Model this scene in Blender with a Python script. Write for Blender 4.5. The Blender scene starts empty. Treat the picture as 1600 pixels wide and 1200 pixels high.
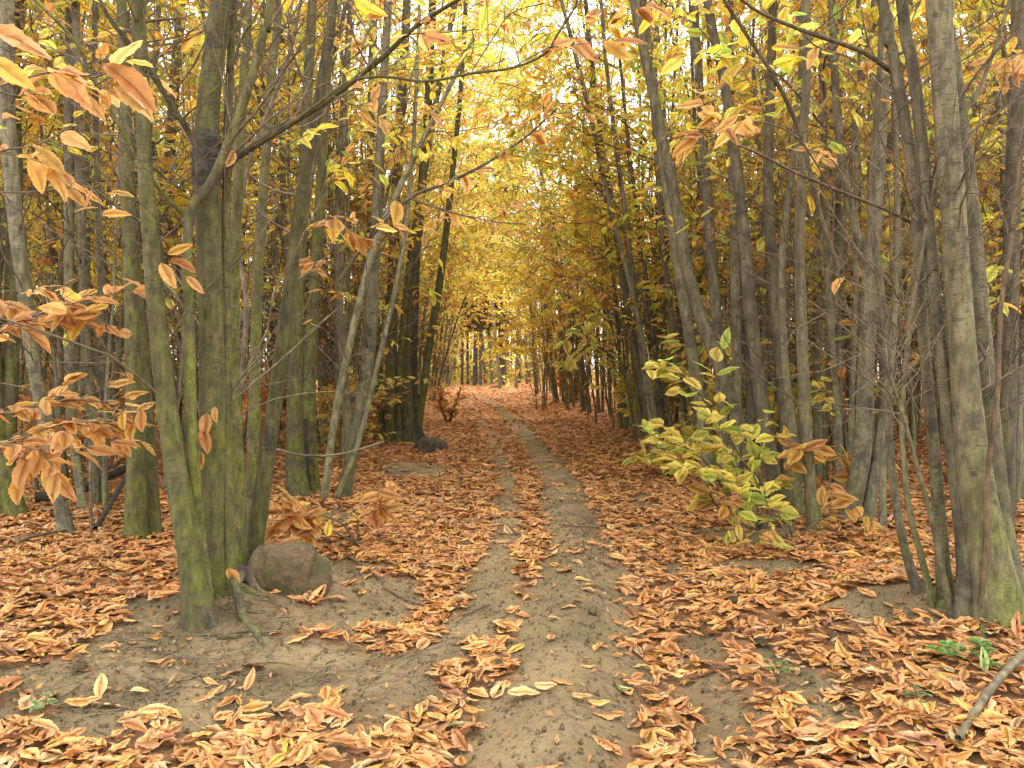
import bpy, math, random
import numpy as np
from mathutils import Vector, Matrix

random.seed(7)
RG = np.random.default_rng(11)
SC = bpy.context.scene
COL = SC.collection

# ------------------------------------------------------------------ camera, sky, sun, exposure
CAM_H = 1.25
F = 1250.0                      # focal length in pixels of the 1600 px wide photograph
PITCH = math.radians(-1.15)
cam_d = bpy.data.cameras.new('camera')
cam = bpy.data.objects.new('camera', cam_d)
COL.objects.link(cam)
cam_d.sensor_width = 36.0
cam_d.lens = 36.0 * F / 1600.0
cam_d.clip_start = 0.05
cam_d.clip_end = 1000.0
cam.location = (0, 0, CAM_H)
cam.rotation_euler = (math.radians(90) + PITCH, 0, 0)
SC.camera = cam

world = bpy.data.worlds.new('World')
SC.world = world
world.use_nodes = True
wn = world.node_tree
wn.nodes.clear()
sky = wn.nodes.new('ShaderNodeTexSky')
sky.sky_type = 'NISHITA'
sky.sun_disc = False
SUN_EL, SUN_ROT = math.radians(58), math.radians(20)
sky.sun_elevation = SUN_EL
sky.sun_rotation = SUN_ROT
sky.dust_density = 3.0
tc = wn.nodes.new('ShaderNodeTexCoord')
cn = wn.nodes.new('ShaderNodeTexNoise'); cn.inputs['Scale'].default_value = 2.2; cn.inputs['Detail'].default_value = 5
cr = wn.nodes.new('ShaderNodeValToRGB')
cr.color_ramp.elements[0].position = 0.3; cr.color_ramp.elements[0].color = (12.0, 12.2, 12.8, 1)
cr.color_ramp.elements[1].position = 0.75; cr.color_ramp.elements[1].color = (17, 17, 17.2, 1)
wmix = wn.nodes.new('ShaderNodeMix'); wmix.data_type = 'RGBA'; wmix.inputs[0].default_value = 0.82
bg = wn.nodes.new('ShaderNodeBackground'); bg.inputs['Strength'].default_value = 0.12
wo = wn.nodes.new('ShaderNodeOutputWorld')
L = wn.links.new
L(tc.outputs['Generated'], cn.inputs['Vector'])
L(cn.outputs['Fac'], cr.inputs['Fac'])
L(sky.outputs['Color'], wmix.inputs[6]); L(cr.outputs['Color'], wmix.inputs[7])
L(wmix.outputs[2], bg.inputs['Color']); L(bg.outputs[0], wo.inputs['Surface'])

sun_d = bpy.data.lights.new('sun', 'SUN')
sun_d.energy = 1.5
sun_d.angle = math.radians(25)
sun_d.color = (1.0, 0.95, 0.86)
sun = bpy.data.objects.new('sun', sun_d)
COL.objects.link(sun)
sdir = Vector((math.sin(SUN_ROT) * math.cos(SUN_EL), math.cos(SUN_ROT) * math.cos(SUN_EL), math.sin(SUN_EL)))
sun.rotation_euler = sdir.to_track_quat('Z', 'Y').to_euler()

SC.view_settings.view_transform = 'Standard'
SC.view_settings.look = 'None'
SC.view_settings.exposure = 1.6
SC.view_settings.gamma = 1.0
SC.view_settings.use_curve_mapping = False
SC.render.engine = 'CYCLES'
SC.cycles.max_bounces = 10
SC.cycles.diffuse_bounces = 7
SC.cycles.glossy_bounces = 2
SC.cycles.transmission_bounces = 4
SC.cycles.use_denoising = True
SC.cycles.use_adaptive_sampling = True
SC.cycles.adaptive_threshold = 0.02
SC.cycles.caustics_reflective = False
SC.cycles.caustics_refractive = False

# ------------------------------------------------------------------ geometry helpers
def unit(a):
    return a / np.maximum(np.linalg.norm(a, axis=-1, keepdims=True), 1e-9)

CP, SP = math.cos(PITCH), math.sin(PITCH)
def P(px, py, d):
    """World point at forward distance d seen at a given place of the photograph."""
    x = (px - 800.0) / F * d
    u = (600.0 - py) / F * d
    return np.array([x, CP * d - SP * u, CAM_H + SP * d + CP * u])

def vnoise(x, y, s=0):
    """smooth 2-D value noise, -1..1"""
    x = np.asarray(x, float); y = np.asarray(y, float)
    xi = np.floor(x).astype(np.int64); yi = np.floor(y).astype(np.int64)
    fx = x - xi; fy = y - yi
    fx = fx * fx * (3 - 2 * fx); fy = fy * fy * (3 - 2 * fy)
    def h(a, b):
        n = (a * 374761393 + b * 668265263 + s * 974634777) & 0x7fffffff
        n = ((n ^ (n >> 13)) * 1274126177) & 0x7fffffff
        return ((n ^ (n >> 16)) & 0xffff) / 32767.5 - 1.0
    return (h(xi, yi) * (1 - fx) + h(xi + 1, yi) * fx) * (1 - fy) + (h(xi, yi + 1) * (1 - fx) + h(xi + 1, yi + 1) * fx) * fy

def fbm(x, y, s=0, o=4):
    r = 0; a = 0.5
    for i in range(o):
        r = r + a * vnoise(np.asarray(x) * 2 ** i, np.asarray(y) * 2 ** i, s + i * 7); a *= 0.5
    return r

# ruts, ridges and bare strips, as polylines over the ground (distance, sideways)
def pl(y, pts):
    pts = sorted(pts); return np.interp(y, [p[0] for p in pts], [p[1] for p in pts])
RIDGE_R = [(1, -.05), (2.4, .08), (2.9, .17), (3.7, .31), (4.6, .40), (5.5, .45), (8.4, .53), (11, .42), (14.9, .24), (22, -.25), (30, -.95), (45, -2.3), (80, -5)]
RIDGE_L = [(1, -.75), (2.7, -.55), (3.2, -.38), (3.86, -.15), (4.8, -.08), (6.1, -.03), (8, -.06), (10.1, -.14), (14.9, -.4), (24, -1.2), (45, -3.0), (80, -6)]
BARE_RR = [(1, .5), (2.8, .7), (3.3, .84), (4.3, .94), (5.7, .98), (8, 1.25), (14, 1.3), (80, 1.3)]
G = lambda d, w: np.exp(-(d / w) ** 2)

def ground_h(x, y):
    x = np.asarray(x, float); y = np.asarray(y, float)
    rr = pl(y, RIDGE_R); rl = pl(y, RIDGE_L)
    fade = np.clip(1.4 - y / 22, .25, 1)
    z = .075 * G(x - rr, .24) * fade + .05 * G(x - rl, .2) * fade
    z += -.05 * G(x - rr - .46, .22) * fade - .045 * G(x - rl + .42, .24) * fade
    c = (rr + rl) / 2
    side = np.abs(x - c)
    z += .10 * np.clip((side - 1.2) / 1.6, 0, 1) ** 2 * (3 - 2 * np.clip((side - 1.2) / 1.6, 0, 1))
    z += .07 * np.exp(-((x + 1.5) / .55) ** 2 - ((y - 4.0) / .6) ** 2)         # bank round the big left clump
    z += .06 * np.exp(-((x + 1.18) / .36) ** 2 - ((y - 4.55) / .3) ** 2)
    z += .09 * np.exp(-((x + 1.42) / .32) ** 2 - ((y - 3.95) / .28) ** 2)
    z += .07 * np.exp(-((x - 2.35) / .5) ** 2 - ((y - 4.05) / .45) ** 2)
    z += .05 * fbm(x * .6, y * .6, 3) + .022 * fbm(x * 3, y * 3, 5) + .008 * fbm(x * 14, y * 14, 9)
    z += .25 * np.clip((np.abs(x) - 6) / 20, 0, 1) * (fbm(x * .15, y * .15, 21) + .3)
    return z

def bareness(x, y):
    x = np.asarray(x, float); y = np.asarray(y, float)
    n = fbm(x * 2.2, y * 2.2, 31); n2 = fbm(x * 7, y * 7, 41)
    e = .09 * n + .13 * n2
    rr = pl(y, RIDGE_R); rl = pl(y, RIDGE_L)
    wr = np.interp(y, [2, 2.8, 4, 6, 9, 14, 22, 40], [.40, .35, .33, .31, .29, .25, .20, .14])
    wl = np.interp(y, [2, 3.2, 4, 6, 9, 14, 26, 40], [.14, .16, .19, .19, .14, .13, .12, .09])
    b = np.clip((wr + e - np.abs(x - rr)) / .13, 0, 1)
    b = np.maximum(b, np.clip((wl + e - np.abs(x - rl)) / .13, 0, 1))
    rrr = pl(y, BARE_RR)
    b = np.maximum(b, np.clip((.06 + .34 * n + .12 * n2 - np.abs(x - rrr)) / .13, 0, 1) * (y < 9))
    def blob(cx, cy, rx, ry, k=1.0):
        q = ((x - cx) / rx) ** 2 + ((y - cy) / ry) ** 2
        return np.clip((1 - q + k * (1.2 * n + 1.0 * n2)) / .25, 0, 1)
    for a in ((-1.25, 3.2, .85, .42), (-1.45, 3.75, .40, .45), (-.78, 4.35, .26, .55), (-1.9, 2.8, .6, .14), (-1.2, 9.6, .5, .9),
              (2.1, 3.95, .45, .28), (1.75, 5.9, .35, .45), (1.15, 3.2, .12, .4), (1.6, 4.9, .25, .2), (-1.0, 4.9, .3, .4), (-1.5, 6.6, .25, .3)):
        b = np.maximum(b, blob(*a))
    return b

def onground(px, py):
    """Where the ray through this place of the photograph meets the ground."""
    lo, hi = 1.0, 400.0
    for _ in range(50):
        m = (lo * hi) ** .5
        p = P(px, py, m)
        if p[2] > ground_h(p[0], p[1]): lo = m
        else: hi = m
    p = P(px, py, lo); p[2] = float(ground_h(p[0], p[1]))
    return p, lo

class Batch:
    def __init__(s): s.v = []; s.f3 = []; s.f4 = []; s.c = []; s.uv = []; s.n = 0
    def add(s, v, f3=None, f4=None, col=None, uv=None):
        v = np.asarray(v, float).reshape(-1, 3); m = len(v)
        s.v.append(v)
        if f3 is not None and len(f3): s.f3.append(np.asarray(f3).reshape(-1, 3) + s.n)
        if f4 is not None and len(f4): s.f4.append(np.asarray(f4).reshape(-1, 4) + s.n)
        c = np.ones((m, 4)); 
        if col is not None: c[:, :3] = col
        s.c.append(c)
        s.uv.append(np.zeros((m, 2)) if uv is None else np.asarray(uv, float).reshape(-1, 2))
        s.n += m
    def mesh(s, name, mat, smooth=True):
        me = bpy.data.meshes.new(name)
        v = np.concatenate(s.v) if s.v else np.zeros((0, 3))
        f3 = np.concatenate(s.f3) if s.f3 else np.zeros((0, 3), int)
        f4 = np.concatenate(s.f4) if s.f4 else np.zeros((0, 4), int)
        loops = np.concatenate([f3.ravel(), f4.ravel()]).astype(np.int32)
        tot = np.concatenate([np.full(len(f3), 3), np.full(len(f4), 4)]).astype(np.int32)
        st = np.concatenate([[0], np.cumsum(tot)[:-1]]).astype(np.int32)
        me.vertices.add(len(v)); me.vertices.foreach_set('co', v.astype(np.float32).ravel())
        me.loops.add(len(loops)); me.loops.foreach_set('vertex_index', loops)
        me.polygons.add(len(tot)); me.polygons.foreach_set('loop_start', st); me.polygons.foreach_set('loop_total', tot)
        me.update(calc_edges=True)
        a = me.color_attributes.new('Col', 'FLOAT_COLOR', 'POINT')
        a.data.foreach_set('color', np.concatenate(s.c).astype(np.float32).ravel())
        u = me.uv_layers.new(name='UVMap')
        u.data.foreach_set('uv', np.concatenate(s.uv)[loops].astype(np.float32).ravel())
        if smooth: me.polygons.foreach_set('use_smooth', np.ones(len(tot), bool))
        me.materials.append(mat)
        me.validate()
        return me

def link(name, me, parent=None, kind=None, label=None, cat=None, group=None, loc=None):
    o = bpy.data.objects.new(name, me)
    COL.objects.link(o)
    if parent is not None: o.parent = parent
    if loc is not None: o.location = [float(q) for q in loc]
    tag(o, label, cat, group, kind)
    return o

def tag(o, label=None, cat=None, group=None, kind=None):
    if label: o['label'] = label
    if cat: o['category'] = cat
    if group: o['group'] = group
    if kind: o['kind'] = kind
    return o

def empty(name, loc, label, cat, group=None):
    return link(name, None, None, None, label, cat, group, loc)

def tubes(B, C, R, sides=6, col=None, flare=0.0, lump=0.0, vscale=1.0):
    """C (N,K,3) centre lines, R (N,K) radii -> tubes in batch B"""
    C = np.asarray(C, float); R = np.asarray(R, float)
    if C.ndim == 2: C = C[None]; R = R[None]
    N, K, _ = C.shape
    T = np.empty_like(C)
    T[:, 1:-1] = C[:, 2:] - C[:, :-2]; T[:, 0] = C[:, 1] - C[:, 0]; T[:, -1] = C[:, -1] - C[:, -2]
    T = unit(T)
    m = unit(C[:, -1] - C[:, 0])
    ref = np.where(np.abs(m[:, 2:3]) > .75, np.array([[1., .2, 0]]), np.array([[.1, .2, 1.]]))
    U = unit(np.cross(T, ref[:, None, :])); V = np.cross(T, U)
    a = np.arange(sides) / sides * 2 * math.pi
    RR = np.repeat(R[:, :, None], sides, 2)
    ln = np.concatenate([np.zeros((N, 1)), np.cumsum(np.linalg.norm(np.diff(C, axis=1), axis=2), 1)], 1)
    if flare:
        fl = np.exp(-ln / .10)[:, :, None]
        RR = RR * (1 + fl * flare * (.7 + .5 * np.sin(a * 3 + 1.3) + .3 * np.sin(a * 5 + .4)))
    if lump:
        RR = RR * (1 + lump * RG.normal(size=(N, K, 1)) * .6 + lump * RG.normal(size=RR.shape) * .5)
    vv = C[:, :, None] + RR[..., None] * (U[:, :, None] * np.cos(a)[None, None, :, None] + V[:, :, None] * np.sin(a)[None, None, :, None])
    i = np.arange(N)[:, None, None] * K * sides; k = np.arange(K - 1)[None, :, None] * sides; s = np.arange(sides)[None, None, :]
    s2 = (s + 1) % sides
    f = np.stack([i + k + s, i + k + s2, i + k + sides + s2, i + k + sides + s], -1)
    uv = np.stack([np.broadcast_to(a / 6.283, RR.shape), np.broadcast_to(ln[:, :, None] * vscale, RR.shape)], -1)
    cc = None
    if col is not None:
        cc = np.asarray(col, float)
        if cc.ndim == 2: cc = np.repeat(cc[:, None], K * sides, 1).reshape(-1, 3)
    B.add(vv.reshape(-1, 3), f4=f.reshape(-1, 4), uv=uv.reshape(-1, 2), col=cc)

def smooth_curve(pts, per=6):
    """Catmull-Rom through rows (any columns)"""
    p = np.asarray(pts, float)
    q = np.vstack([2 * p[0] - p[1], p, 2 * p[-1] - p[-2]])
    out = []
    for i in range(len(p) - 1):
        a, b, c, d = q[i:i + 4]
        for t in np.arange(per) / per:
            out.append(.5 * ((2 * b) + (c - a) * t + (2 * a - 5 * b + 4 * c - d) * t * t + (3 * b - a - 3 * c + d) * t ** 3))
    out.append(p[-1])
    return np.array(out)

def grow(S, D, Ln, K=5, up=.1, wob=.12, rg=RG):
    """Vectorised wandering curves: starts, directions, lengths -> (N,K,3)"""
    S = np.asarray(S, float); D = unit(np.asarray(D, float)); out = [S]
    st = (np.asarray(Ln) / (K - 1))[:, None]
    p = S.copy()
    for k in range(K - 1):
        D = unit(D + rg.normal(size=D.shape) * wob + np.array([0, 0, up]))
        p = p + D * st; out.append(p.copy())
    return np.stack(out, 1)

# ------------------------------------------------------------------ leaf shapes
def leaf_near(rg, n=8, width=.36, fold=.12, curl=.25, roll=.1):
    """A toothed chestnut leaf, base at the origin, tip at y=1, 40-odd triangles"""
    v = []; uv = []; tri = []
    def put(u, t, w):
        x = u * w; r = x / (width * .5)
        z = fold * abs(x) * 1.2 - curl * (t - .3) ** 2 + roll * .3 * r * r * math.sin(t * 5 + ph) + .018 * math.sin(t * 19 + ph2) * abs(r)
        v.append((x + .04 * math.sin(t * 4 + ph), t, z)); uv.append((u, t)); return len(v) - 1
    ph = rg.uniform(0, 6); ph2 = rg.uniform(0, 6)
    ts = np.linspace(0, 1, n + 1)
    prof = lambda t: width * .5 * (math.sin(math.pi * t ** .85) ** .8) * (1.08 - .16 * t) if 0 < t < 1 else 0.0
    sp = [put(0, t, 0) for t in ts]
    for sgn in (-1, 1):
        prev = sp[0]
        for i in range(n):
            t0, t1 = ts[i], ts[i + 1]
            tm = t0 + (t1 - t0) * .62
            tooth = put(sgn, tm + .015, prof(tm) * 1.055 + .003)
            if i < n - 1: nxt = put(sgn, t1, max(prof(t1) * .96, .004))
            else: nxt = sp[n]
            tri.append((sp[i], prev, tooth) if prev != sp[i] else (sp[i], tooth, sp[i + 1]))
            if prev != sp[i]: tri.append((sp[i], tooth, sp[i + 1]))
            if i < n - 1: tri.append((sp[i + 1], tooth, nxt))
            prev = nxt
    v = np.array(v); uv = np.array(uv)
    tri = np.array(tri)
    # stalk
    return v, tri, uv

def leaf_mid(rg, width=.36, fold=.15, curl=.3):
    v = []; uv = []
    ts = [0, .22, .5, .78, 1]; ws = [0, .8, 1, .72, 0]
    for t in ts: v.append((0, t, -curl * (t - .3) ** 2)); uv.append((0, t))
    for s in (-1, 1):
        for t, w in zip(ts[1:4], ws[1:4]):
            x = s * w * width / 2; v.append((x, t + .02, fold * abs(x) - curl * (t - .3) ** 2 + rg.normal() * .02)); uv.append((s * w, t))
    tri = []
    for b in (5, 8):
        tri += [(0, b, 1), (1, b, b + 1), (1, b + 1, 2), (2, b + 1, b + 2), (2, b + 2, 3), (3, b + 2, 4)]
    return np.array(v), np.array(tri), np.array(uv)

def leaf_far(rg, width=.4, fold=.2, curl=.2):
    v = [(0, 0, 0), (-width / 2, .5, fold * width / 2), (0, .5, -.02), (width / 2, .5, fold * width / 2), (0, 1, -curl)]
    return np.array(v), np.array([(0, 2, 1), (0, 3, 2), (1, 2, 4), (2, 3, 4)]), np.array([(0, 0), (-1, .5), (0, .5), (1, .5), (0, 1)])

TN = [leaf_near(RG, 8, RG.uniform(.28, .52), RG.uniform(-.15, .22), RG.choice([-.2, -.1, 0, 0, .08, .12, .2, .5]) + RG.normal() * .05, RG.uniform(-.35, .4)) for _ in range(30)]
TL = [leaf_near(RG, 8, RG.uniform(.38, .52), RG.uniform(.0, .22), RG.uniform(.0, .35), RG.uniform(-.1, .25)) for _ in range(14)]
TM = [leaf_mid(RG, RG.uniform(.30, .5), RG.uniform(-.3, .5), RG.uniform(-.35, .6)) for _ in range(14)]
TF = [leaf_far(RG, RG.uniform(.36, .5), RG.uniform(-.3, .8), RG.uniform(-.3, .5)) for _ in range(6)]

def frames(D, Up):
    Y = unit(D); X = unit(np.cross(Y, Up)); Z = np.cross(X, Y)
    return np.stack([X, Y, Z], -1)            # columns are the axes

def put_leaves(B, T, pos, D, Up, size, col, rg=RG):
    pos = np.asarray(pos); n = len(pos)
    if n == 0: return
    M = frames(np.asarray(D), np.asarray(Up)); size = np.broadcast_to(size, (n,))
    ti = rg.integers(0, len(T), n)
    for k, (v, tri, uv) in enumerate(T):
        m = np.where(ti == k)[0]
        if not len(m): continue
        w = np.einsum('nij,vj->nvi', M[m], v) * size[m][:, None, None] + pos[m][:, None]
        f = tri[None] + (np.arange(len(m)) * len(v))[:, None, None]
        B.add(w.reshape(-1, 3), f3=f.reshape(-1, 3), col=np.repeat(col[m], len(v), 0), uv=np.tile(uv, (len(m), 1)))

# palettes (linear base colours of the leaves)
PAL = {
    'litter': [((.53, .235, .062), 5), ((.57, .27, .078), 4), ((.46, .19, .045), 3), ((.62, .33, .095), 2.2), ((.36, .15, .042), 2), ((.22, .095, .038), 1.4), ((.60, .35, .05), .5), ((.42, .25, .10), 1.4), ((.52, .34, .16), 1)],
    'orange': [((.66, .34, .09), 4), ((.70, .39, .13), 3), ((.60, .27, .06), 2), ((.72, .46, .10), 1.4)],
    'tan': [((.66, .35, .115), 4), ((.70, .40, .145), 3), ((.62, .29, .08), 2), ((.68, .38, .08), 1.2)],
    'yellow': [((.88, .65, .06), 5), ((.88, .72, .14), 3.4), ((.84, .50, .06), 2.6), ((.62, .66, .10), 1.5), ((.74, .36, .07), 1.8)],
    'lime': [((.58, .64, .10), 4), ((.74, .68, .12), 4), ((.38, .50, .08), 2), ((.78, .56, .10), 1.5)],
    'bush': [((.82, .72, .14), 5), ((.72, .48, .13), 2.5), ((.76, .62, .12), 2.5), ((.48, .58, .10), 1.6)],
    'pine': [((.035, .07, .03), 3), ((.05, .09, .035), 2)],
}
def pick(pal, n, rg=RG):
    e = PAL[pal]; w = np.array([q[1] for q in e], float); c = np.array([q[0] for q in e])
    i = rg.choice(len(e), n, p=w / w.sum())
    return np.clip(c[i] * rg.uniform(.82, 1.12, (n, 1)) * rg.uniform(.94, 1.06, (n, 3)), 0, .9)

# ------------------------------------------------------------------ materials
def newmat(name):
    m = bpy.data.materials.new(name); m.use_nodes = True
    nt = m.node_tree; nt.nodes.clear()
    return m, nt
def N(nt, typ, **kw):
    n = nt.nodes.new(typ)
    for k, v in kw.items():
        if k.startswith('i_'):
            key = k[2:]; key = int(key) if key.isdigit() else key.replace('_', ' ')
            n.inputs[key].default_value = v
        else: setattr(n, k, v)
    return n
def math_(nt, op, a, b=None):
    n = nt.nodes.new('ShaderNodeMath'); n.operation = op
    for i, x in enumerate((a, b)):
        if x is None: continue
        if isinstance(x, (int, float)): n.inputs[i].default_value = x
        else: nt.links.new(x, n.inputs[i])
    return n.outputs[0]
def mixc(nt, fac, a, b, blend='MIX'):
    n = nt.nodes.new('ShaderNodeMix'); n.data_type = 'RGBA'; n.blend_type = blend
    for i, x in ((0, fac), (6, a), (7, b)):
        if isinstance(x, (int, float)): n.inputs[i].default_value = x
        elif isinstance(x, tuple): n.inputs[i].default_value = (*x, 1)
        else: nt.links.new(x, n.inputs[i])
    return n.outputs[2]
def ramp(nt, x, stops):
    n = nt.nodes.new('ShaderNodeValToRGB'); e = n.color_ramp.elements
    while len(e) > 1: e.remove(e[-1])
    e[0].position = stops[0][0]; e[0].color = (*stops[0][1], 1)
    for p, c in stops[1:]:
        q = e.new(p); q.color = (*c, 1)
    nt.links.new(x, n.inputs['Fac']); return n.outputs['Color']
g3 = lambda v: (v, v, v)

def leaf_mat(name, trans, rough=.55, spots=.5):
    m, nt = newmat(name); ln = nt.links.new
    at = N(nt, 'ShaderNodeAttribute', attribute_name='Col')
    uv = N(nt, 'ShaderNodeUVMap')
    sx = N(nt, 'ShaderNodeSeparateXYZ'); ln(uv.outputs[0], sx.inputs[0])
    au = math_(nt, 'ABSOLUTE', sx.outputs[0]); v = sx.outputs[1]
    fr = math_(nt, 'FRACT', math_(nt, 'MULTIPLY', math_(nt, 'SUBTRACT', v, math_(nt, 'MULTIPLY', au, .16)), 15.0))
    side = math_(nt, 'LESS_THAN', math_(nt, 'ABSOLUTE', math_(nt, 'SUBTRACT', fr, .5)), .09)
    mid = math_(nt, 'LESS_THAN', au, .045)
    vein = math_(nt, 'MAXIMUM', math_(nt, 'MULTIPLY', side, .55), mid)
    rnd = N(nt, 'ShaderNodeObjectInfo')
    tcg = N(nt, 'ShaderNodeNewGeometry')
    no = N(nt, 'ShaderNodeTexNoise', i_Scale=38.0, i_Detail=3.0); ln(tcg.outputs['Position'], no.inputs['Vector'])
    shade = ramp(nt, no.outputs['Fac'], [(.30, g3(.42)), (.42, g3(.88)), (.6, g3(1.0)), (.75, g3(1.15))])
    c = mixc(nt, spots, at.outputs['Color'], shade, 'MULTIPLY')
    c = mixc(nt, math_(nt, 'MULTIPLY', vein, .28), c, (.16, .07, .03))
    hs = N(nt, 'ShaderNodeHueSaturation'); ln(c, hs.inputs['Color'])
    ln(math_(nt, 'ADD', math_(nt, 'MULTIPLY', rnd.outputs['Random'], .03), .485), hs.inputs['Hue'])
    ln(math_(nt, 'ADD', math_(nt, 'MULTIPLY', rnd.outputs['Random'], .24), .88), hs.inputs['Value'])
    c = hs.outputs[0]
    # paler, duller underside
    c = mixc(nt, math_(nt, 'MULTIPLY', tcg.outputs['Backfacing'], .22), c, (.64, .37, .15))
    bp = N(nt, 'ShaderNodeBump', i_Strength=.35, i_Distance=.002); ln(math_(nt, 'SUBTRACT', 1.0, vein), bp.inputs['Height'])
    d = N(nt, 'ShaderNodeBsdfPrincipled', i_Roughness=rough); d.inputs['Specular IOR Level'].default_value = .3
    ln(c, d.inputs['Base Color']); ln(bp.outputs[0], d.inputs['Normal'])
    t = N(nt, 'ShaderNodeBsdfTranslucent'); ln(c, t.inputs['Color'])
    mx = N(nt, 'ShaderNodeMixShader', i_0=trans); ln(d.outputs[0], mx.inputs[1]); ln(t.outputs[0], mx.inputs[2])
    o = N(nt, 'ShaderNodeOutputMaterial'); ln(mx.outputs[0], o.inputs['Surface'])
    return m
M_LEAF = leaf_mat('autumn_leaf', .64)
M_LITTER = leaf_mat('dry_leaf', .15, .5, .7)

def bark_mat(name, base=(.155, .130, .080), dark=(.05, .04, .028), algae=(.105, .112, .028), amount=.5, lo=.3, hi=3.2):
    m, nt = newmat(name); ln = nt.links.new
    ge = N(nt, 'ShaderNodeNewGeometry'); uv = N(nt, 'ShaderNodeUVMap')
    oi = N(nt, 'ShaderNodeObjectInfo')
    off = N(nt, 'ShaderNodeVectorMath', operation='ADD'); ln(ge.outputs['Position'], off.inputs[0])
    sep = N(nt, 'ShaderNodeSeparateXYZ'); ln(ge.outputs['Position'], sep.inputs[0])
    # streaks that run up the stem
    mp = N(nt, 'ShaderNodeMapping'); mp.inputs['Scale'].default_value = (1, 1, .12); ln(ge.outputs['Position'], mp.inputs[0])
    n1 = N(nt, 'ShaderNodeTexNoise', i_Scale=34.0, i_Detail=6.0, i_Roughness=.62); ln(mp.outputs[0], n1.inputs['Vector'])
    # lenticels across it
    mp2 = N(nt, 'ShaderNodeMapping'); mp2.inputs['Scale'].default_value = (.16, .16, 1); ln(ge.outputs['Position'], mp2.inputs[0])
    n2 = N(nt, 'ShaderNodeTexNoise', i_Scale=130.0, i_Detail=3.0); ln(mp2.outputs[0], n2.inputs['Vector'])
    n3 = N(nt, 'ShaderNodeTexNoise', i_Scale=5.0, i_Detail=4.0, i_Roughness=.6); ln(ge.outputs['Position'], n3.inputs['Vector'])
    n5 = N(nt, 'ShaderNodeTexNoise', i_Scale=3.1, i_Detail=2.0); ln(ge.outputs['Position'], n5.inputs['Vector'])
    n4 = N(nt, 'ShaderNodeTexNoise', i_Scale=90.0, i_Detail=4.0, i_Roughness=.7); ln(ge.outputs['Position'], n4.inputs['Vector'])
    c = mixc(nt, ramp(nt, n1.outputs['Fac'], [(.36, g3(0)), (.62, g3(1))]), tuple(q * .62 for q in base), tuple(min(1, q * 1.35) for q in base))
    c = mixc(nt, ramp(nt, n3.outputs['Fac'], [(.36, g3(.8)), (.46, g3(0))]), c, dark)
    c = mixc(nt, ramp(nt, n5.outputs['Fac'], [(.34, g3(.6)), (.48, g3(0))]), c, tuple(q * .55 for q in base))
    n6 = N(nt, 'ShaderNodeTexNoise', i_Scale=24.0, i_Detail=7.0, i_Roughness=.75); 
    mp3 = N(nt, 'ShaderNodeMapping'); mp3.inputs['Scale'].default_value = (1, 1, .45); ln(ge.outputs['Position'], mp3.inputs[0]); ln(mp3.outputs[0], n6.inputs['Vector'])
    c = mixc(nt, ramp(nt, n6.outputs['Fac'], [(.36, g3(.85)), (.50, g3(0))]), c, tuple(q * .42 for q in base))
    c = mixc(nt, ramp(nt, n6.outputs['Fac'], [(.54, g3(0)), (.66, g3(.6))]), c, tuple(min(1, q * 1.7) for q in base))
    c = mixc(nt, ramp(nt, n4.outputs['Fac'], [(.66, g3(0)), (.74, g3(.55))]), c, (.19, .18, .13))     # pale lichen specks
    nrm = N(nt, 'ShaderNodeVectorMath', operation='DOT_PRODUCT'); ln(ge.outputs['Normal'], nrm.inputs[0]); nrm.inputs[1].default_value = (.75, -.45, .2)
    sidew = N(nt, 'ShaderNodeMapRange', i_1=-.8, i_2=.8, i_3=.35, i_4=1.25); ln(nrm.outputs['Value'], sidew.inputs[0])
    low = N(nt, 'ShaderNodeMapRange', i_1=hi, i_2=lo, i_3=.25, i_4=1.0); ln(sep.outputs[2], low.inputs[0])
    al = math_(nt, 'MULTIPLY', low.outputs[0], math_(nt, 'MULTIPLY', ramp(nt, n3.outputs['Fac'], [(.36, g3(.15)), (.60, g3(1))]), math_(nt, 'ADD', math_(nt, 'MULTIPLY', oi.outputs['Random'], .7), .5)))
    al = math_(nt, 'MINIMUM', math_(nt, 'MULTIPLY', math_(nt, 'MULTIPLY', al, sidew.outputs[0]), amount), .92)
    c = mixc(nt, al, c, mixc(nt, ramp(nt, n6.outputs['Fac'], [(.38, g3(0)), (.62, g3(1))]), tuple(q * .45 for q in algae), tuple(q * 1.4 for q in algae)))
    lent = math_(nt, 'MULTIPLY', ramp(nt, n2.outputs['Fac'], [(.56, g3(0)), (.66, g3(.7))]), ramp(nt, n5.outputs['Fac'], [(.42, g3(.1)), (.60, g3(1))]))
    c = mixc(nt, lent, c, dark)
    hs = N(nt, 'ShaderNodeHueSaturation'); ln(c, hs.inputs['Color'])
    ln(math_(nt, 'ADD', math_(nt, 'MULTIPLY', oi.outputs['Random'], .5), .75), hs.inputs['Value'])
    c = hs.outputs[0]
    # scars of lost buds, and cracks
    vo = N(nt, 'ShaderNodeTexVoronoi', i_Scale=6.5); ln(ge.outputs['Position'], vo.inputs['Vector'])
    scar = ramp(nt, vo.outputs['Distance'], [(.05, g3(1)), (.13, g3(0))])
    c = mixc(nt, math_(nt, 'MULTIPLY', scar, .8), c, dark)
    hgt = math_(nt, 'SUBTRACT', math_(nt, 'ADD', math_(nt, 'ADD', n6.outputs['Fac'], n1.outputs['Fac']), math_(nt, 'MULTIPLY', n4.outputs['Fac'], .5)), math_(nt, 'MULTIPLY', math_(nt, 'ADD', lent, scar), .6))
    bp = N(nt, 'ShaderNodeBump', i_Strength=.9, i_Distance=.009); ln(hgt, bp.inputs['Height'])
    d = N(nt, 'ShaderNodeBsdfPrincipled', i_Roughness=.85); d.inputs['Specular IOR Level'].default_value = .25
    ln(c, d.inputs['Base Color']); ln(bp.outputs[0], d.inputs['Normal'])
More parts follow.
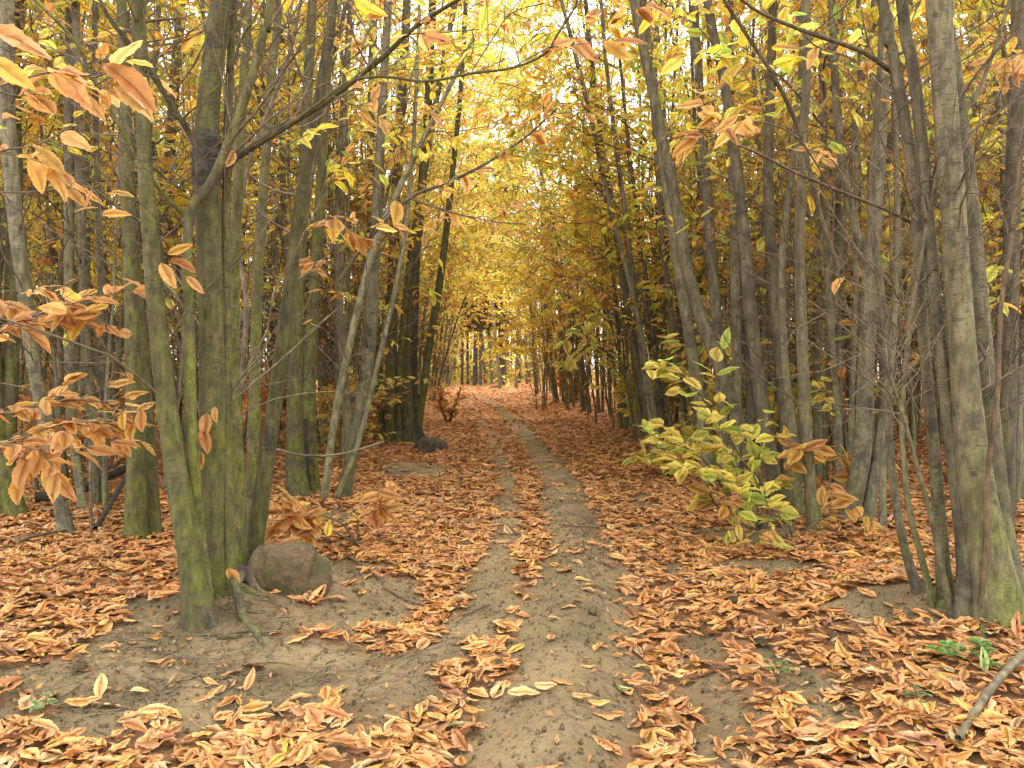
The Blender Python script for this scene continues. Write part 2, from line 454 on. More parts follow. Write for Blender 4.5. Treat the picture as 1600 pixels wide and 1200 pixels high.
    o = N(nt, 'ShaderNodeOutputMaterial'); ln(d.outputs[0], o.inputs['Surface'])
    return m
M_BARK = bark_mat('chestnut_bark', amount=.6)
M_BARKG = bark_mat('mossy_chestnut_bark', base=(.095, .077, .036), algae=(.088, .094, .014), amount=1.05, hi=4)
M_BARKR = bark_mat('grey_chestnut_bark', base=(.118, .095, .055), algae=(.09, .094, .02), amount=.75, hi=1.8)
M_DARK = bark_mat('dead_dark_bark', base=(.05, .04, .03), dark=(.015, .012, .01), algae=(.05, .06, .02), amount=.3)
M_TWIG = bark_mat('twig_bark', base=(.125, .09, .058), dark=(.06, .043, .03), algae=(.12, .12, .04), amount=.35)
M_REDB = bark_mat('reddish_sapling_bark', base=(.11, .07, .04), dark=(.045, .028, .018), algae=(.13, .12, .05), amount=.2)
M_PINE = bark_mat('pine_bark', base=(.085, .06, .05), dark=(.03, .02, .018), algae=(.06, .09, .03), amount=.5, hi=1.2)

def ground_mat():
    m, nt = newmat('forest_soil'); ln = nt.links.new
    at = N(nt, 'ShaderNodeAttribute', attribute_name='Col')
    ge = N(nt, 'ShaderNodeNewGeometry')
    sc = N(nt, 'ShaderNodeSeparateColor'); ln(at.outputs['Color'], sc.inputs[0])
    def nz(s, d=5.0, r=.6):
        n = N(nt, 'ShaderNodeTexNoise', i_Scale=s, i_Detail=d, i_Roughness=r); ln(ge.outputs['Position'], n.inputs['Vector']); return n.outputs['Fac']
    a, b, c_ = nz(2.5), nz(26, 6, .75), nz(95, 5, .8)
    soil = mixc(nt, ramp(nt, a, [(.35, g3(0)), (.62, g3(1))]), (.15, .105, .048), (.30, .215, .105))
    soil = mixc(nt, ramp(nt, b, [(.36, g3(.65)), (.48, g3(0))]), soil, (.055, .040, .026))
    soil = mixc(nt, ramp(nt, c_, [(.56, g3(0)), (.64, g3(.65))]), soil, (.30, .23, .135))
    soil = mixc(nt, ramp(nt, c_, [(.36, g3(.6)), (.43, g3(0))]), soil, (.055, .036, .028))
    vo = N(nt, 'ShaderNodeTexVoronoi', i_Scale=55.0); ln(ge.outputs['Position'], vo.inputs['Vector'])
    under = mixc(nt, ramp(nt, b, [(.38, g3(0)), (.6, g3(1))]), (.13, .07, .035), (.33, .17, .07))
    under = mixc(nt, .5, under, mixc(nt, vo.outputs['Distance'], (.38, .19, .075), (.16, .08, .035)))
    far = mixc(nt, ramp(nt, b, [(.35, g3(0)), (.62, g3(1))]), (.30, .12, .04), (.52, .24, .085))
    under = mixc(nt, sc.outputs[1], under, far)
    c = mixc(nt, sc.outputs[0], under, soil)
    green = mixc(nt, b, (.05, .06, .02), (.10, .12, .035))
    c = mixc(nt, math_(nt, 'MULTIPLY', sc.outputs[2], ramp(nt, b, [(.4, g3(0)), (.55, g3(.8))])), c, green)
    h = math_(nt, 'ADD', math_(nt, 'MULTIPLY', b, 1.0), math_(nt, 'MULTIPLY', c_, .6))
    bp = N(nt, 'ShaderNodeBump', i_Strength=1.0, i_Distance=.03); ln(h, bp.inputs['Height'])
    d = N(nt, 'ShaderNodeBsdfPrincipled', i_Roughness=.9); d.inputs['Specular IOR Level'].default_value = .2
    ln(c, d.inputs['Base Color']); ln(bp.outputs[0], d.inputs['Normal'])
    o = N(nt, 'ShaderNodeOutputMaterial'); ln(d.outputs[0], o.inputs['Surface'])
    return m
M_SOIL = ground_mat()

def earth_mat(name, a, b, c):
    m, nt = newmat(name); ln = nt.links.new
    ge = N(nt, 'ShaderNodeNewGeometry')
    def nz(s, d=5.0, r=.6):
        n = N(nt, 'ShaderNodeTexNoise', i_Scale=s, i_Detail=d, i_Roughness=r); ln(ge.outputs['Position'], n.inputs['Vector']); return n.outputs['Fac']
    x, y, z = nz(7), nz(30, 6, .75), nz(110, 5, .8)
    col = mixc(nt, ramp(nt, y, [(.35, g3(0)), (.62, g3(1))]), a, b)
    col = mixc(nt, ramp(nt, x, [(.50, g3(0)), (.62, g3(.75))]), col, c)
    col = mixc(nt, ramp(nt, z, [(.35, g3(.5)), (.45, g3(0))]), col, tuple(q * .4 for q in a))
    bp = N(nt, 'ShaderNodeBump', i_Strength=1.0, i_Distance=.02); ln(math_(nt, 'ADD', y, math_(nt, 'MULTIPLY', z, .4)), bp.inputs['Height'])
    d = N(nt, 'ShaderNodeBsdfPrincipled', i_Roughness=.95)
    ln(col, d.inputs['Base Color']); ln(bp.outputs[0], d.inputs['Normal'])
    o = N(nt, 'ShaderNodeOutputMaterial'); ln(d.outputs[0], o.inputs['Surface'])
    return m
M_EARTH = earth_mat('stump_earth', (.06, .038, .016), (.145, .092, .036), (.055, .065, .014))
M_MOSS = earth_mat('moss', (.04, .055, .012), (.09, .12, .018), (.04, .045, .015))
M_STUMPM = earth_mat('mossy_wood', (.035, .03, .02), (.07, .075, .02), (.06, .085, .015))
M_STUMP = earth_mat('rotten_wood', (.04, .028, .02), (.09, .06, .035), (.05, .07, .018))

# ------------------------------------------------------------------ the ground
def axis(near, step, far, g):
    a = list(np.arange(0, near, step)); s = step
    while a[-1] < far: s *= g; a.append(a[-1] + s)
    return np.array(a)
ax = axis(3.4, .035, 220, 1.09)
X1 = np.concatenate([-ax[:0:-1], ax]) + .1
ay = axis(5.5, .035, 300, 1.035)
Y1 = np.concatenate([[-60, -30, -15, -8, -4, -2, -.5, .3, .9, 1.3, 1.6], 1.8 + ay])
gx, gy = np.meshgrid(X1, Y1)
gz = ground_h(gx, gy)
bar = bareness(gx, gy)
farm = np.clip((gy - 9) / 12, 0, 1)
grn = np.clip(fbm(gx * .5, gy * .5, 77) * 3 - .2, 0, 1) * ((gy > 30) | (bar > .5)) * .6
nx, ny = len(X1), len(Y1)
ii = (np.arange(ny - 1)[:, None] * nx + np.arange(nx - 1)[None]).ravel()
gb = Batch()
gb.add(np.stack([gx, gy, gz], -1).reshape(-1, 3), f4=np.stack([ii, ii + 1, ii + nx + 1, ii + nx], -1),
       col=np.stack([bar, farm, grn], -1).reshape(-1, 3))
floor = link('forest_floor', gb.mesh('forest_floor', M_SOIL), kind='structure')
floor['label'] = 'forest floor with a rutted bare earth track under orange leaf litter'

def sample_floor(n, ymin, ymax, side=1.35):
    """points over the seen wedge of floor, even per area"""
    y = np.sqrt(RG.uniform(ymin ** 2, ymax ** 2, n)); x = RG.uniform(-.64 * side, .64 * side, n) * y + RG.uniform(-.5, .5, n)
    return x, y

def litter(n, ymin, ymax, T, size, tilt, lift, on_bare, pal='litter', side=1.35):
    x, y = sample_floor(n, ymin, ymax, side)
    b = bareness(x, y)
    on_bare = on_bare * np.clip(1 + 2.5 * fbm(x * 1.1, y * 1.1, 97), .2, 3)
    clump = fbm(x * 1.6, y * 1.6, 61)
    wb = np.clip(b * 1.3, 0, 1)
    keep = RG.uniform(size=n) < wb * on_bare + (1 - wb) * np.clip(.95 + .9 * clump, .45, 1)
    x, y = x[keep], y[keep]; m = len(x)
    yaw = RG.uniform(0, 2 * math.pi, m)
    D = np.stack([np.cos(yaw), np.sin(yaw), RG.normal(size=m) * tilt * .7], -1)
    Up = np.stack([RG.normal(size=m) * tilt, RG.normal(size=m) * tilt, np.where(RG.uniform(size=m) < .3, -1., 1.)], -1)
    s = RG.uniform(size[0], size[1], m)
    z = ground_h(x, y) + .012 + np.abs(RG.normal(size=m)) * lift * (bareness(x, y) < .35) + s * .06 * np.abs(D[:, 2])
    pos = np.stack([x, y, z], -1) - unit(D) * s[:, None] * .5
    pos[:, 2] = np.maximum(pos[:, 2], ground_h(pos[:, 0], pos[:, 1]) + .008)
    return pos, D, Up, s, pick(pal, m)

LB = Batch()
a = litter(52000, 1.9, 9, TN, (.05, .14), .2, .014, .045)
# the 300 that show largest are leaves of their own: the nearest ones inside the frame
pos, D, Up, s, c = a
cen = pos + unit(D) * s[:, None] * .5
inside = (np.abs(cen[:, 0]) < .64 * cen[:, 1]) & (cen[:, 1] > 2.45)
score = s / cen[:, 1] - 10 * (~inside) + .03 * RG.uniform(size=len(s)) * 0 + .012 * (cen[:, 2] - ground_h(cen[:, 0], cen[:, 1]) > .02)
idx = np.argsort(-score)[:292]
rest = np.setdiff1d(np.arange(len(s)), idx)
put_leaves(LB, TN, pos[rest], D[rest], Up[rest], s[rest], c[rest])
leafmesh = []
for k, (v, tri, uv) in enumerate(TN):
    for pc in pick('litter', 1):
        b = Batch(); b.add(v, f3=tri, uv=uv, col=np.repeat(pc[None], len(v), 0)); leafmesh.append(b.mesh('fallen_leaf', M_LITTER))
MM = frames(D[idx], Up[idx])
def place(o, M3, p, sc):
    m = Matrix([[M3[0][0] * sc, M3[0][1] * sc, M3[0][2] * sc, p[0]], [M3[1][0] * sc, M3[1][1] * sc, M3[1][2] * sc, p[1]],
                [M3[2][0] * sc, M3[2][1] * sc, M3[2][2] * sc, p[2]], [0, 0, 0, 1]])
    o.matrix_local = m
for q, i in enumerate(idx):
    o = link('fallen_leaf', leafmesh[RG.integers(len(leafmesh))], floor)
    place(o, MM[q], pos[i], s[i])
a = litter(60000, 9, 19, TM, (.08, .15), .24, .02, .04, side=1.15)
put_leaves(LB, TM, *a)
a = litter(50000, 19, 55, TF, (.13, .22), .35, .03, .07, side=1.1)
put_leaves(LB, TF, *a)
# crumbs of broken leaf, small and dark, over soil and litter
a = litter(22000, 2.2, 10, TF, (.012, .045), .6, .008, .7)
put_leaves(LB, TF, a[0], a[1], a[2], a[3], a[4] * .55)
link('leaf_litter', LB.mesh('leaf_litter', M_LITTER), floor, kind='stuff')

gr = Batch(); x, y = sample_floor(30000, 2.1, 7.5); k = bareness(x, y) > .3; x, y = x[k], y[k]; n = len(x)
v0 = unit(np.array([[1, 1, 1], [-1, -1, 1], [-1, 1, -1], [1, -1, -1], [0, 0, 1.2], [0, 0, -1.]], float)); f0 = np.array([[4, 0, 1], [4, 2, 0], [4, 1, 2], [0, 3, 1], [0, 2, 3], [1, 3, 2]])
sz = np.exp(RG.normal(-5.3, .5, n)); w = v0[None] * sz[:, None, None] * RG.uniform(.6, 1.3, (n, 6, 3)) + np.stack([x, y, ground_h(x, y) + sz * .3], -1)[:, None]
gr.add(w.reshape(-1, 3), f3=(f0[None] + np.arange(n)[:, None, None] * 6).reshape(-1, 3), col=np.repeat(np.stack([np.ones(n), 0 * x, 0 * x], -1), 6, 0))
link('soil_crumbs', gr.mesh('soil_crumbs', M_SOIL, smooth=False), floor, kind='stuff')
# little twigs and roots lying over the soil
TB = Batch()
x, y = sample_floor(900, 2.2, 10); 
k = np.exp(-((x + 1.25) / .7) ** 2 - ((y - 3.35) / .6) ** 2)
x2 = RG.normal(-1.25, .5, 420); y2 = RG.normal(3.4, .32, 420)
x = np.concatenate([x, x2]); y = np.concatenate([y, y2]); n = len(x)
yaw = RG.uniform(0, 6.28, n)
C = grow(np.stack([x, y, np.zeros(n)], -1), np.stack([np.cos(yaw), np.sin(yaw), 0 * yaw], -1), RG.uniform(.05, .28, n), 6, 0, .35)
C[..., 2] = ground_h(C[..., 0], C[..., 1]) + .004 + .008 * RG.uniform(size=(n, 1))
tubes(TB, C, RG.uniform(.0012, .0035, (n, 1)) * np.linspace(1, .4, 6), 4)
link('twig_litter', TB.mesh('twig_litter', M_TWIG), floor, kind='stuff')

# ------------------------------------------------------------------ prototype coppice clumps
def sprout(rg, stems_c, stems_r, nb, hmin, ladj=1.0, leafp=None, pal=None, twn=5, lpt=6, leaf=(.13, .19), blen=(.5, 1.8), zmax=8.5):
    """branches, twigs and leaves on stem curves. -> branch batch arrays and leaf arrays"""
    BC = []; BR = []; TC = []; LP = []; LD = []; LU = []; LS = []; LC = []
    S = []; Dn = []; Ln = []; Rr = []
    for c, r in zip(stems_c, stems_r):
        K = len(c); zr = np.linspace(0, 1, K)
        t = rg.uniform(0, 1, nb * 3)
        p = np.stack([np.interp(t, zr, c[:, q]) for q in range(3)], -1)
        ok = (p[:, 2] > hmin) & (p[:, 2] < zmax); t = t[ok]; p = p[ok]
        t = t[:nb]; p = p[:nb]; m = len(t)
        if not m: continue
        az = rg.uniform(0, 6.283, m); el = np.radians(rg.uniform(15, 62, m))
        S.append(p); Dn.append(np.stack([np.cos(az) * np.cos(el), np.sin(az) * np.cos(el), np.sin(el)], -1))
        Ln.append(rg.uniform(blen[0], blen[1], m) * (1.15 - .6 * t) * ladj)
        Rr.append(np.minimum(np.interp(t, zr, r) * .55, rg.uniform(.005, .013, m)))
    S = np.concatenate(S); Dn = np.concatenate(Dn); Ln = np.concatenate(Ln); Rr = np.concatenate(Rr)
    BC = grow(S, Dn, Ln, 7, .035, .13, rg); BR = Rr[:, None] * np.linspace(1, .35, 7)
    n = len(S)
    # twigs
    bi = np.repeat(np.arange(n), twn); t = rg.uniform(.2, 1, len(bi)) * 5.999
    k = t.astype(int); f = (t - k)[:, None]
    p = BC[bi, k] * (1 - f) + BC[bi, k + 1] * f
    bd = unit(BC[bi, k + 1] - BC[bi, k])
    td = unit(bd * .7 + rg.normal(size=bd.shape) * .6 + np.array([0, 0, .05]))
    tl = rg.uniform(.18, .55, len(bi)) * (.6 + .5 * Ln[bi])
    TC = grow(p, td, tl, 5, -.01, .16, rg); TR = np.minimum(BR[bi, k] * .6, .0035)[:, None] * np.linspace(1, .45, 5)
    # leaves
    li = np.repeat(np.arange(len(bi)), lpt); t = np.tile(np.linspace(.15, 1, lpt), len(bi)) * 3.999
    k = t.astype(int); f = (t - k)[:, None]
    p = TC[li, k] * (1 - f) + TC[li, k + 1] * f
    tt = unit(TC[li, k + 1] - TC[li, k])
    if leafp is not None:
        # whole twigs keep or lose their leaves
        tw = rg.uniform(size=len(bi))[li] * .7 + rg.uniform(size=len(li)) * .3
        keep = tw < leafp(p[:, 2])
        p = p[keep]; tt = tt[keep]
    m = len(p)
    sd = unit(np.cross(tt, np.array([0, 0, 1.]))) * np.where(np.arange(m) % 2, 1, -1)[:, None]
    Dl = unit(tt * .55 + sd * rg.uniform(.5, 1.1, (m, 1)) + np.array([0, 0, -1.]) * rg.uniform(.1, .9, (m, 1)) + rg.normal(size=(m, 3)) * .2)
    Ul = np.array([0, 0, 1.]) + rg.normal(size=(m, 3)) * .35
    Ls = rg.uniform(leaf[0], leaf[1], m)
    return BC, BR, TC, TR, p, Dl, Ul, Ls

def pal_by_height(z, rg, lo=.6, hi=2.6, warm='orange'):
    n = len(z); w = np.clip((z - lo) / (hi - lo), 0, 1)
    a = pick(warm, n, rg); b = pick('yellow', n, rg); c = pick('lime', n, rg)
    u = rg.uniform(size=n)[:, None]; w = w[:, None]
    # neighbouring leaves share a tint
    return np.where(u < .72 * (1 - w) + .12, a, np.where(u > .70, c, b))

PROTO = []
def make_proto(seed, H=12.0, nst=6, warm='orange', leafy=1.0, spread=.36):
    rg = np.random.default_rng(seed)
    stems = []
    az0 = rg.uniform(0, 6.28)
    Cs = []; Rs = []
    for i in range(nst):
        az = az0 + i * 6.283 / nst + rg.normal() * .35
        thin = i >= nst - 4
        ro = spread * rg.uniform(.45, 1.0)
        h = H * (rg.uniform(.85, 1.1) if not thin else rg.uniform(.3, .75))
        lean = math.radians(rg.uniform(2, 9))
        b = np.array([math.cos(az) * ro, math.sin(az) * ro, -.08])
        d = np.array([math.cos(az) * math.sin(lean), math.sin(az) * math.sin(lean), math.cos(lean)])
        c = grow(b[None], d[None], np.array([h]), 18, .02, .028, rg)[0]
        r0 = rg.uniform(.026, .052) if not thin else rg.uniform(.010, .024)
        r = r0 * (1 - .72 * np.linspace(0, 1, 18) ** .9)
        cc = smooth_curve(np.column_stack([c, r]), 2)
        Cs.append(cc[:, :3]); Rs.append(cc[:, 3])
        B = Batch(); tubes(B, cc[:, :3], cc[:, 3], 9, flare=.25, lump=.035)
        stems.append(B)
    leafp = lambda z: np.clip(.10 + .55 * (z - 1.0) / 3.0, .08, .55) * leafy * np.clip(1 - (z - 7.5) / 4, .3, 1)
    BC, BR, TC, TR, p, Dl, Ul, Ls = sprout(rg, Cs, Rs, 20, .7, leafp=leafp, leaf=(.12, .18), twn=4, lpt=7)
    tb = Batch(); tubes(tb, BC, BR, 4); tubes(tb, TC, TR, 3)
    lb = Batch(); put_leaves(lb, TM, p, Dl, Ul, Ls, pal_by_height(p[:, 2], rg, warm=warm), rg)
    PROTO.append(dict(stems=[b.mesh('stem', M_BARK) for b in stems], twigs=tb.mesh('twigs', M_TWIG), fol=lb.mesh('foliage', M_LEAF), n=len(p), nst=nst))
    return PROTO[-1]
for k in range(9):
    make_proto(100 + k, H=[12, 11, 13, 12, 10.5, 12.5, 11.5, 13, 12][k], nst=[8, 9, 7, 9, 9, 8, 9, 8, 7][k], warm=['orange', 'orange', 'yellow', 'orange', 'tan', 'orange', 'yellow', 'tan', 'orange'][k], leafy=[1, .9, 1, .8, 1, .9, 1, .85, 1][k])

def place_clump(k, x, y, rz, sc, tilt, label, group, bark=None):
    pr = PROTO[k]
    t = empty('chestnut_tree', (x, y, float(ground_h(x, y)) - .02), label, 'tree', group)
    t.rotation_euler = (tilt[0], tilt[1], rz); t.scale = (sc, sc, sc)
    for me in pr['stems']: link('trunk', me, t)
    link('twigs', pr['twigs'], t, kind='stuff')
    link('foliage', pr['fol'], t, kind='stuff')
    return t

exec_keyed = True
# ------------------------------------------------------------------ clumps that can be told apart in the photograph
def stem_from(base, pts, extend=True, top_z=8.5, dd=0.0, per=5):
    """base (px,py,w) on the ground, pts [(px,py,w)...]; widths in photo pixels. dd = drift in depth over the stem"""
    bp, d = onground(base[0], base[1])
    rows = [(*bp - np.array([0, 0, .06]), base[2] * d / F / 2)]
    rows[0] = (bp[0], bp[1], bp[2] - .06, base[2] * d / F / 2)
    n = len(pts)
    for i, (px, py, w) in enumerate(pts):
        di = d + dd * (i + 1) / n
        q = P(px, py, di); rows.append((q[0], q[1], q[2], w * di / F / 2))
    if extend:
        a = np.array(rows[-2]); b = np.array(rows[-1]); u = (b - a)[:3]; u = u / np.linalg.norm(u); u = unit(u + np.array([0, 0, .8]))
        r = b[3]; p = b[:3]; z0 = p[2]
        for j in range(3):
            p = p + u * (top_z - z0) / 3; r *= .72; rows.append((*p, r))
    return smooth_curve(rows, per), d

def branch_px(pts, d0, d1, w0, w1, per=5):
    n = len(pts)
    rows = []
    for i, (px, py) in enumerate(pts):
        t = i / (n - 1); d = d0 + (d1 - d0) * t; q = P(px, py, d)
        rows.append((q[0], q[1], q[2], (w0 + (w1 - w0) * t) * d / F / 2))
    return smooth_curve(rows, per)

LEAFM = {}
def leaf_objs(pal, n=10):
    if pal not in LEAFM:
        LEAFM[pal] = []
        for i in range(n):
            v, tri, uv = TL[i % len(TL)]; b = Batch()
            b.add(v, f3=tri, uv=uv, col=np.repeat(pick(pal, 1), len(v), 0)); LEAFM[pal].append(b.mesh('leaf', M_LEAF))
    return LEAFM[pal]

def single_leaf(parent, p, d, up, size, pal, inv=None):
    o = link('leaf', leaf_objs(pal)[RG.integers(len(leaf_objs(pal)))], parent)
    M3 = frames(np.array([d], float), np.array([up], float))[0]
    loc = parent_offset(parent)
    place(o, M3, np.asarray(p) - loc, size)
    return o
def parent_offset(o):
    l = np.zeros(3)
    while o is not None:
        l = l + np.array(o.location); o = o.parent
    return l

def keyed_tree(anchor, label, stems, mat=M_BARK, branches=(), group=None, sides=12, twig=(10, .25), lpr=.12, warm='tan', top_z=8.5, hmin=.8, name='chestnut_tree', cat='tree', lump=.03, flare=.5, tl=(.4, 1.3)):
    """stems: list of dict(base, pts, [mat], [dd]); branches: list of (pts, d0, d1, w0, w1)"""
    bp, d = onground(*anchor)
    t = empty(name, bp, label, cat, group)
    Cs = []; Rs = []
    for s in stems:
        c, sd = stem_from(s['base'], s['pts'], s.get('ext', True), s.get('top', top_z), s.get('dd', 0))
        b = Batch(); tubes(b, c[:, :3] - bp, c[:, 3], sides, flare=s.get('flare', flare), lump=lump)
        if not s.get('ext', True):
            e = c[-1]; 
        o = link('trunk', b.mesh('trunk', s.get('mat', mat)), t)
        if s.get('label'): o['label'] = s['label']
        Cs.append(c[:, :3] - bp); Rs.append(c[:, 3])
    brs = []
    for (pts, d0, d1, w0, w1) in branches:
        c = branch_px(pts, d0, d1, w0, w1)
        b = Batch(); tubes(b, c[:, :3] - bp, c[:, 3], 8, lump=.04)
        brs.append((link('branch', b.mesh('branch', M_BARKG if mat is M_BARKG else mat), t), c))
        Cs.append(c[:, :3] - bp); Rs.append(c[:, 3])
    if twig[0]:
        rg = np.random.default_rng(int(anchor[0] * 7 + anchor[1]))
        twig = (int(twig[0] * 1.8), twig[1])
        leafp = lambda z: np.clip(lpr + .8 * (z - 2.6) / 3.0, lpr * .5, .8)
        BC, BR, TC, TR, p, Dl, Ul, Ls = sprout(rg, Cs, Rs, twig[0], hmin, ladj=1, leafp=leafp, twn=4, lpt=5, blen=tl)
        tb = Batch(); tubes(tb, BC, BR * .7, 4); tubes(tb, TC, TR * .8, 3)
        link('twigs', tb.mesh('twigs', M_TWIG), t, kind='stuff')
        if len(p):
            lb = Batch(); put_leaves(lb, TM, p, Dl, Ul, Ls, pal_by_height(p[:, 2], rg, warm=warm), rg)
            link('foliage', lb.mesh('foliage', M_LEAF), t, kind='stuff')
    return t, bp, brs

def roots(t, bp, cx, cy, n, ln_, r0, mat, seed):
    rg = np.random.default_rng(seed); az = rg.uniform(0, 6.28, n)
    C = grow(np.tile([[cx, cy, 0.]], (n, 1)), np.stack([np.cos(az), np.sin(az), 0 * az], -1), rg.uniform(.6, 1.2, n) * ln_, 10, 0, .22, rg)
    gz_ = ground_h(C[..., 0] , C[..., 1])
    tt = np.linspace(0, 1, 10)[None]
    R = rg.uniform(.6, 1.1, (n, 1)) * r0 * (1 - .8 * tt)
    C[..., 2] = gz_ + R * .25 + .10 * np.exp(-tt * 7) - .035 * tt
    for i in range(n):
        b = Batch(); tubes(b, C[i] - bp, R[i], 8, lump=.12); link('root', b.mesh('root', mat), t)
S_ = lambda base, *pts, **k: dict(base=base, pts=list(pts), **k)

def spray(parent, pts, d0, d1, w0, w1, nleaf, size, pal, side=1.0, droop=.5, twigs=0, mat=M_TWIG, name='branch', t0=.25, flat=.3, tint=None):
    """a leafy twig as a part of a tree, its leaves sub-parts"""
    c = branch_px(pts, d0, d1, w0, w1)
    off = parent_offset(parent)
    b = Batch(); tubes(b, c[:, :3] - off, c[:, 3], 6, lump=.04)
    curves = [c[:, :3]]
    if twigs:
        k = RG.integers(int(len(c) * t0), len(c) - 1, twigs)
        td = unit(unit(c[k + 1, :3] - c[k, :3]) * .8 + RG.normal(size=(twigs, 3)) * np.array([.6, .6, .35]))
        tc_ = grow(c[k, :3], td, RG.uniform(.16, .42, twigs), 6, -.01, .12)
        tubes(b, tc_ - off, np.full((twigs, 1), .0026) * np.linspace(1, .55, 6), 5)
        curves += list(tc_)
    o = link(name, b.mesh(name, mat), parent)
    for i in range(int(nleaf * (1.6 if nleaf > 11 else 1))):
        cc = curves[0] if (not twigs or RG.uniform() < .3) else curves[1 + RG.integers(twigs)]
        lo = t0 if cc is curves[0] else .2
        t = RG.uniform(lo, 1) * (len(cc) - 1.001); k = int(t); p = cc[k] + (cc[k + 1] - cc[k]) * (t - k)
        tt = unit(cc[k + 1] - cc[k]); sd = unit(np.cross(tt, [0, 0, 1.])) * (1 if i % 2 else -1)
        d = unit(tt * RG.uniform(.2, .9) + sd * RG.uniform(.3, 1.1) * side + np.array([0, 0, -1.]) * RG.uniform(0, 2 * droop) + RG.normal(size=3) * .2)
        up = np.array([0, -.35, 1.]) + RG.normal(size=3) * flat * 1.5
        single_leaf(o, p, d, up, RG.uniform(.55, 1.15) * size, pal)
    return o

KEYSPOTS = []     # ground spots taken by keyed clumps: (x, y, r)
def taken(px, py, r):
    p, d = onground(px, py); KEYSPOTS.append((p[0], p[1], r)); return p, d

# --- big mossy clump at the left
tA, bA, brA = keyed_tree((340, 950), 'large green mossy chestnut clump of many stems on the bare bank at left', [
    S_((338, 925, 42), (334, 800, 41), (333, 650, 42), (329, 450, 38), (325, 330, 40), (323, 250, 40), (326, 160, 35), (338, 60, 34), (346, 0, 33), (352, -90, 32)),
    S_((314, 968, 50), (297, 860, 40), (277, 750, 35), (262, 640, 32), (246, 500, 29), (236, 380, 26), (226, 250, 23), (221, 100, 22), (215, 0, 21), dd=.1),
    S_((330, 950, 15), (312, 830, 18), (299, 680, 19), (296, 520, 17), (293, 400, 14), (298, 330, 14), (330, 285, 15), (362, 210, 14), (392, 125, 14), (412, 50, 13), (425, -20, 12), dd=.05, label='slender green stem that bends right above the dark wound'),
    S_((362, 930, 17), (356, 760, 15), (356, 600, 14), (353, 400, 13), (356, 200, 13), (362, 60, 12), (366, 0, 12), dd=.15),
    S_((372, 915, 18), (374, 780, 18), (368, 620, 17), (366, 450, 16), (374, 250, 15), (382, 100, 14), (388, 0, 13), dd=.3),
    S_((388, 905, 26), (404, 810, 27), (421, 690, 24), (438, 560, 22), (455, 430, 20), (470, 310, 18), (492, 190, 16), (510, 80, 15), (520, 0, 14), dd=.0, label='bright green stem leaning right'),
    S_((392, 860, 24), (396, 700, 20), (399, 560, 17), (404, 400, 16), (415, 250, 14), (424, 120, 13), (436, 0, 12), dd=.4),
    S_((384, 880, 10), (352, 780, 8), (372, 640, 8), (385, 480, 8), (372, 380, 7), (390, 250, 6), (440, 120, 6), (470, 0, 5), dd=.5, mat=M_TWIG),
], mat=M_BARKG, branches=[
    ([(300, 332), (352, 262), (420, 214), (500, 165), (560, 120), (600, 88), (645, 45), (690, 15), (735, -12)], 4.05, 3.6, 11, 5.5),
    ([(455, 193), (500, 160), (545, 128), (600, 120), (665, 127), (735, 115), (800, 106), (850, 85), (872, 52), (898, 12), (905, -20)], 3.8, 3.3, 5, 3),
    ([(296, 345), (262, 310), (228, 268), (196, 215), (168, 160), (140, 115), (118, 65), (50, -5)], 4.0, 3.4, 8, 5),
    ([(309, 228), (275, 175), (240, 120), (205, 72), (172, 30), (150, -10)], 4.05, 3.8, 10, 7),
    ([(290, 300), (262, 282), (240, 262), (215, 250)], 4.05, 3.9, 5, 3),
], twig=(7, .3), lpr=.05, sides=16, top_z=9, lump=.018, flare=.35)
roots(tA, bA, -1.5, 3.98, 8, .42, .035, M_BARKG, 5)
roots(tA, bA, -1.38, 4.1, 8, .38, .03, M_TWIG, 6)
taken(340, 950, .9)
# dark wound on the main stem
w = Batch(); c, d = [], 0
dA = onground(338, 925)[1]
wc = branch_px([(325, 304), (324, 275), (323, 245), (324, 215), (325, 190)], dA, dA, 20, 20)
wc[:, 3] = np.interp(np.linspace(0, 1, len(wc)), [0, .15, .5, .8, 1], [34, 41.5, 43.5, 39, 28]) / 2 * dA / F; wc[:, 1] -= .003
tubes(w, wc[:, :3] - bA, wc[:, 3], 30, lump=.12)
link('bark_wound', w.mesh('bark_wound', M_DARK), tA)
# --- stool earth, stump mound with moss beside it
def lump_mesh(c, r, seed, mat, name, rough=.16, n=40, m=28):
    th = np.linspace(0, 2 * math.pi, n, endpoint=False); ph = np.linspace(0, math.pi * .62, m)
    T, Q = np.meshgrid(th, ph)
    k = 1 + rough * (fbm(np.cos(T) * 2 * np.sin(Q) + seed, np.sin(T) * 2 * np.sin(Q) + Q * 2, seed) * 2 + .35 * fbm(np.cos(T) * 6 * np.sin(Q), np.sin(T) * 6 * np.sin(Q) + Q * 6, seed + 3) + .45 * fbm(np.cos(T) * 19 * np.sin(Q), np.sin(T) * 19 * np.sin(Q) + Q * 17, seed + 5, 2))
    k = 1 + (k - 1) * np.clip(np.sin(Q) * 1.6, 0, 1)
    v = np.stack([r[0] * np.sin(Q) ** .85 * np.cos(T) * k, r[1] * np.sin(Q) ** .85 * np.sin(T) * k, r[2] * np.cos(Q) * k], -1)
    b = Batch(); i = np.arange(m - 1)[:, None] * n + np.arange(n)[None]; j = np.arange(m - 1)[:, None] * n + (np.arange(n)[None] + 1) % n
    b.add(v.reshape(-1, 3) + np.array(c), f4=np.stack([i, i + n, j + n, j], -1).reshape(-1, 4)[:, ::-1] if False else np.stack([i, j, j + n, i + n], -1).reshape(-1, 4))
    return b.mesh(name, mat)
p1, d1 = onground(440, 925)
st = empty('tree_stump', p1, 'rounded earth covered old stump beside the big left clump', 'stump')
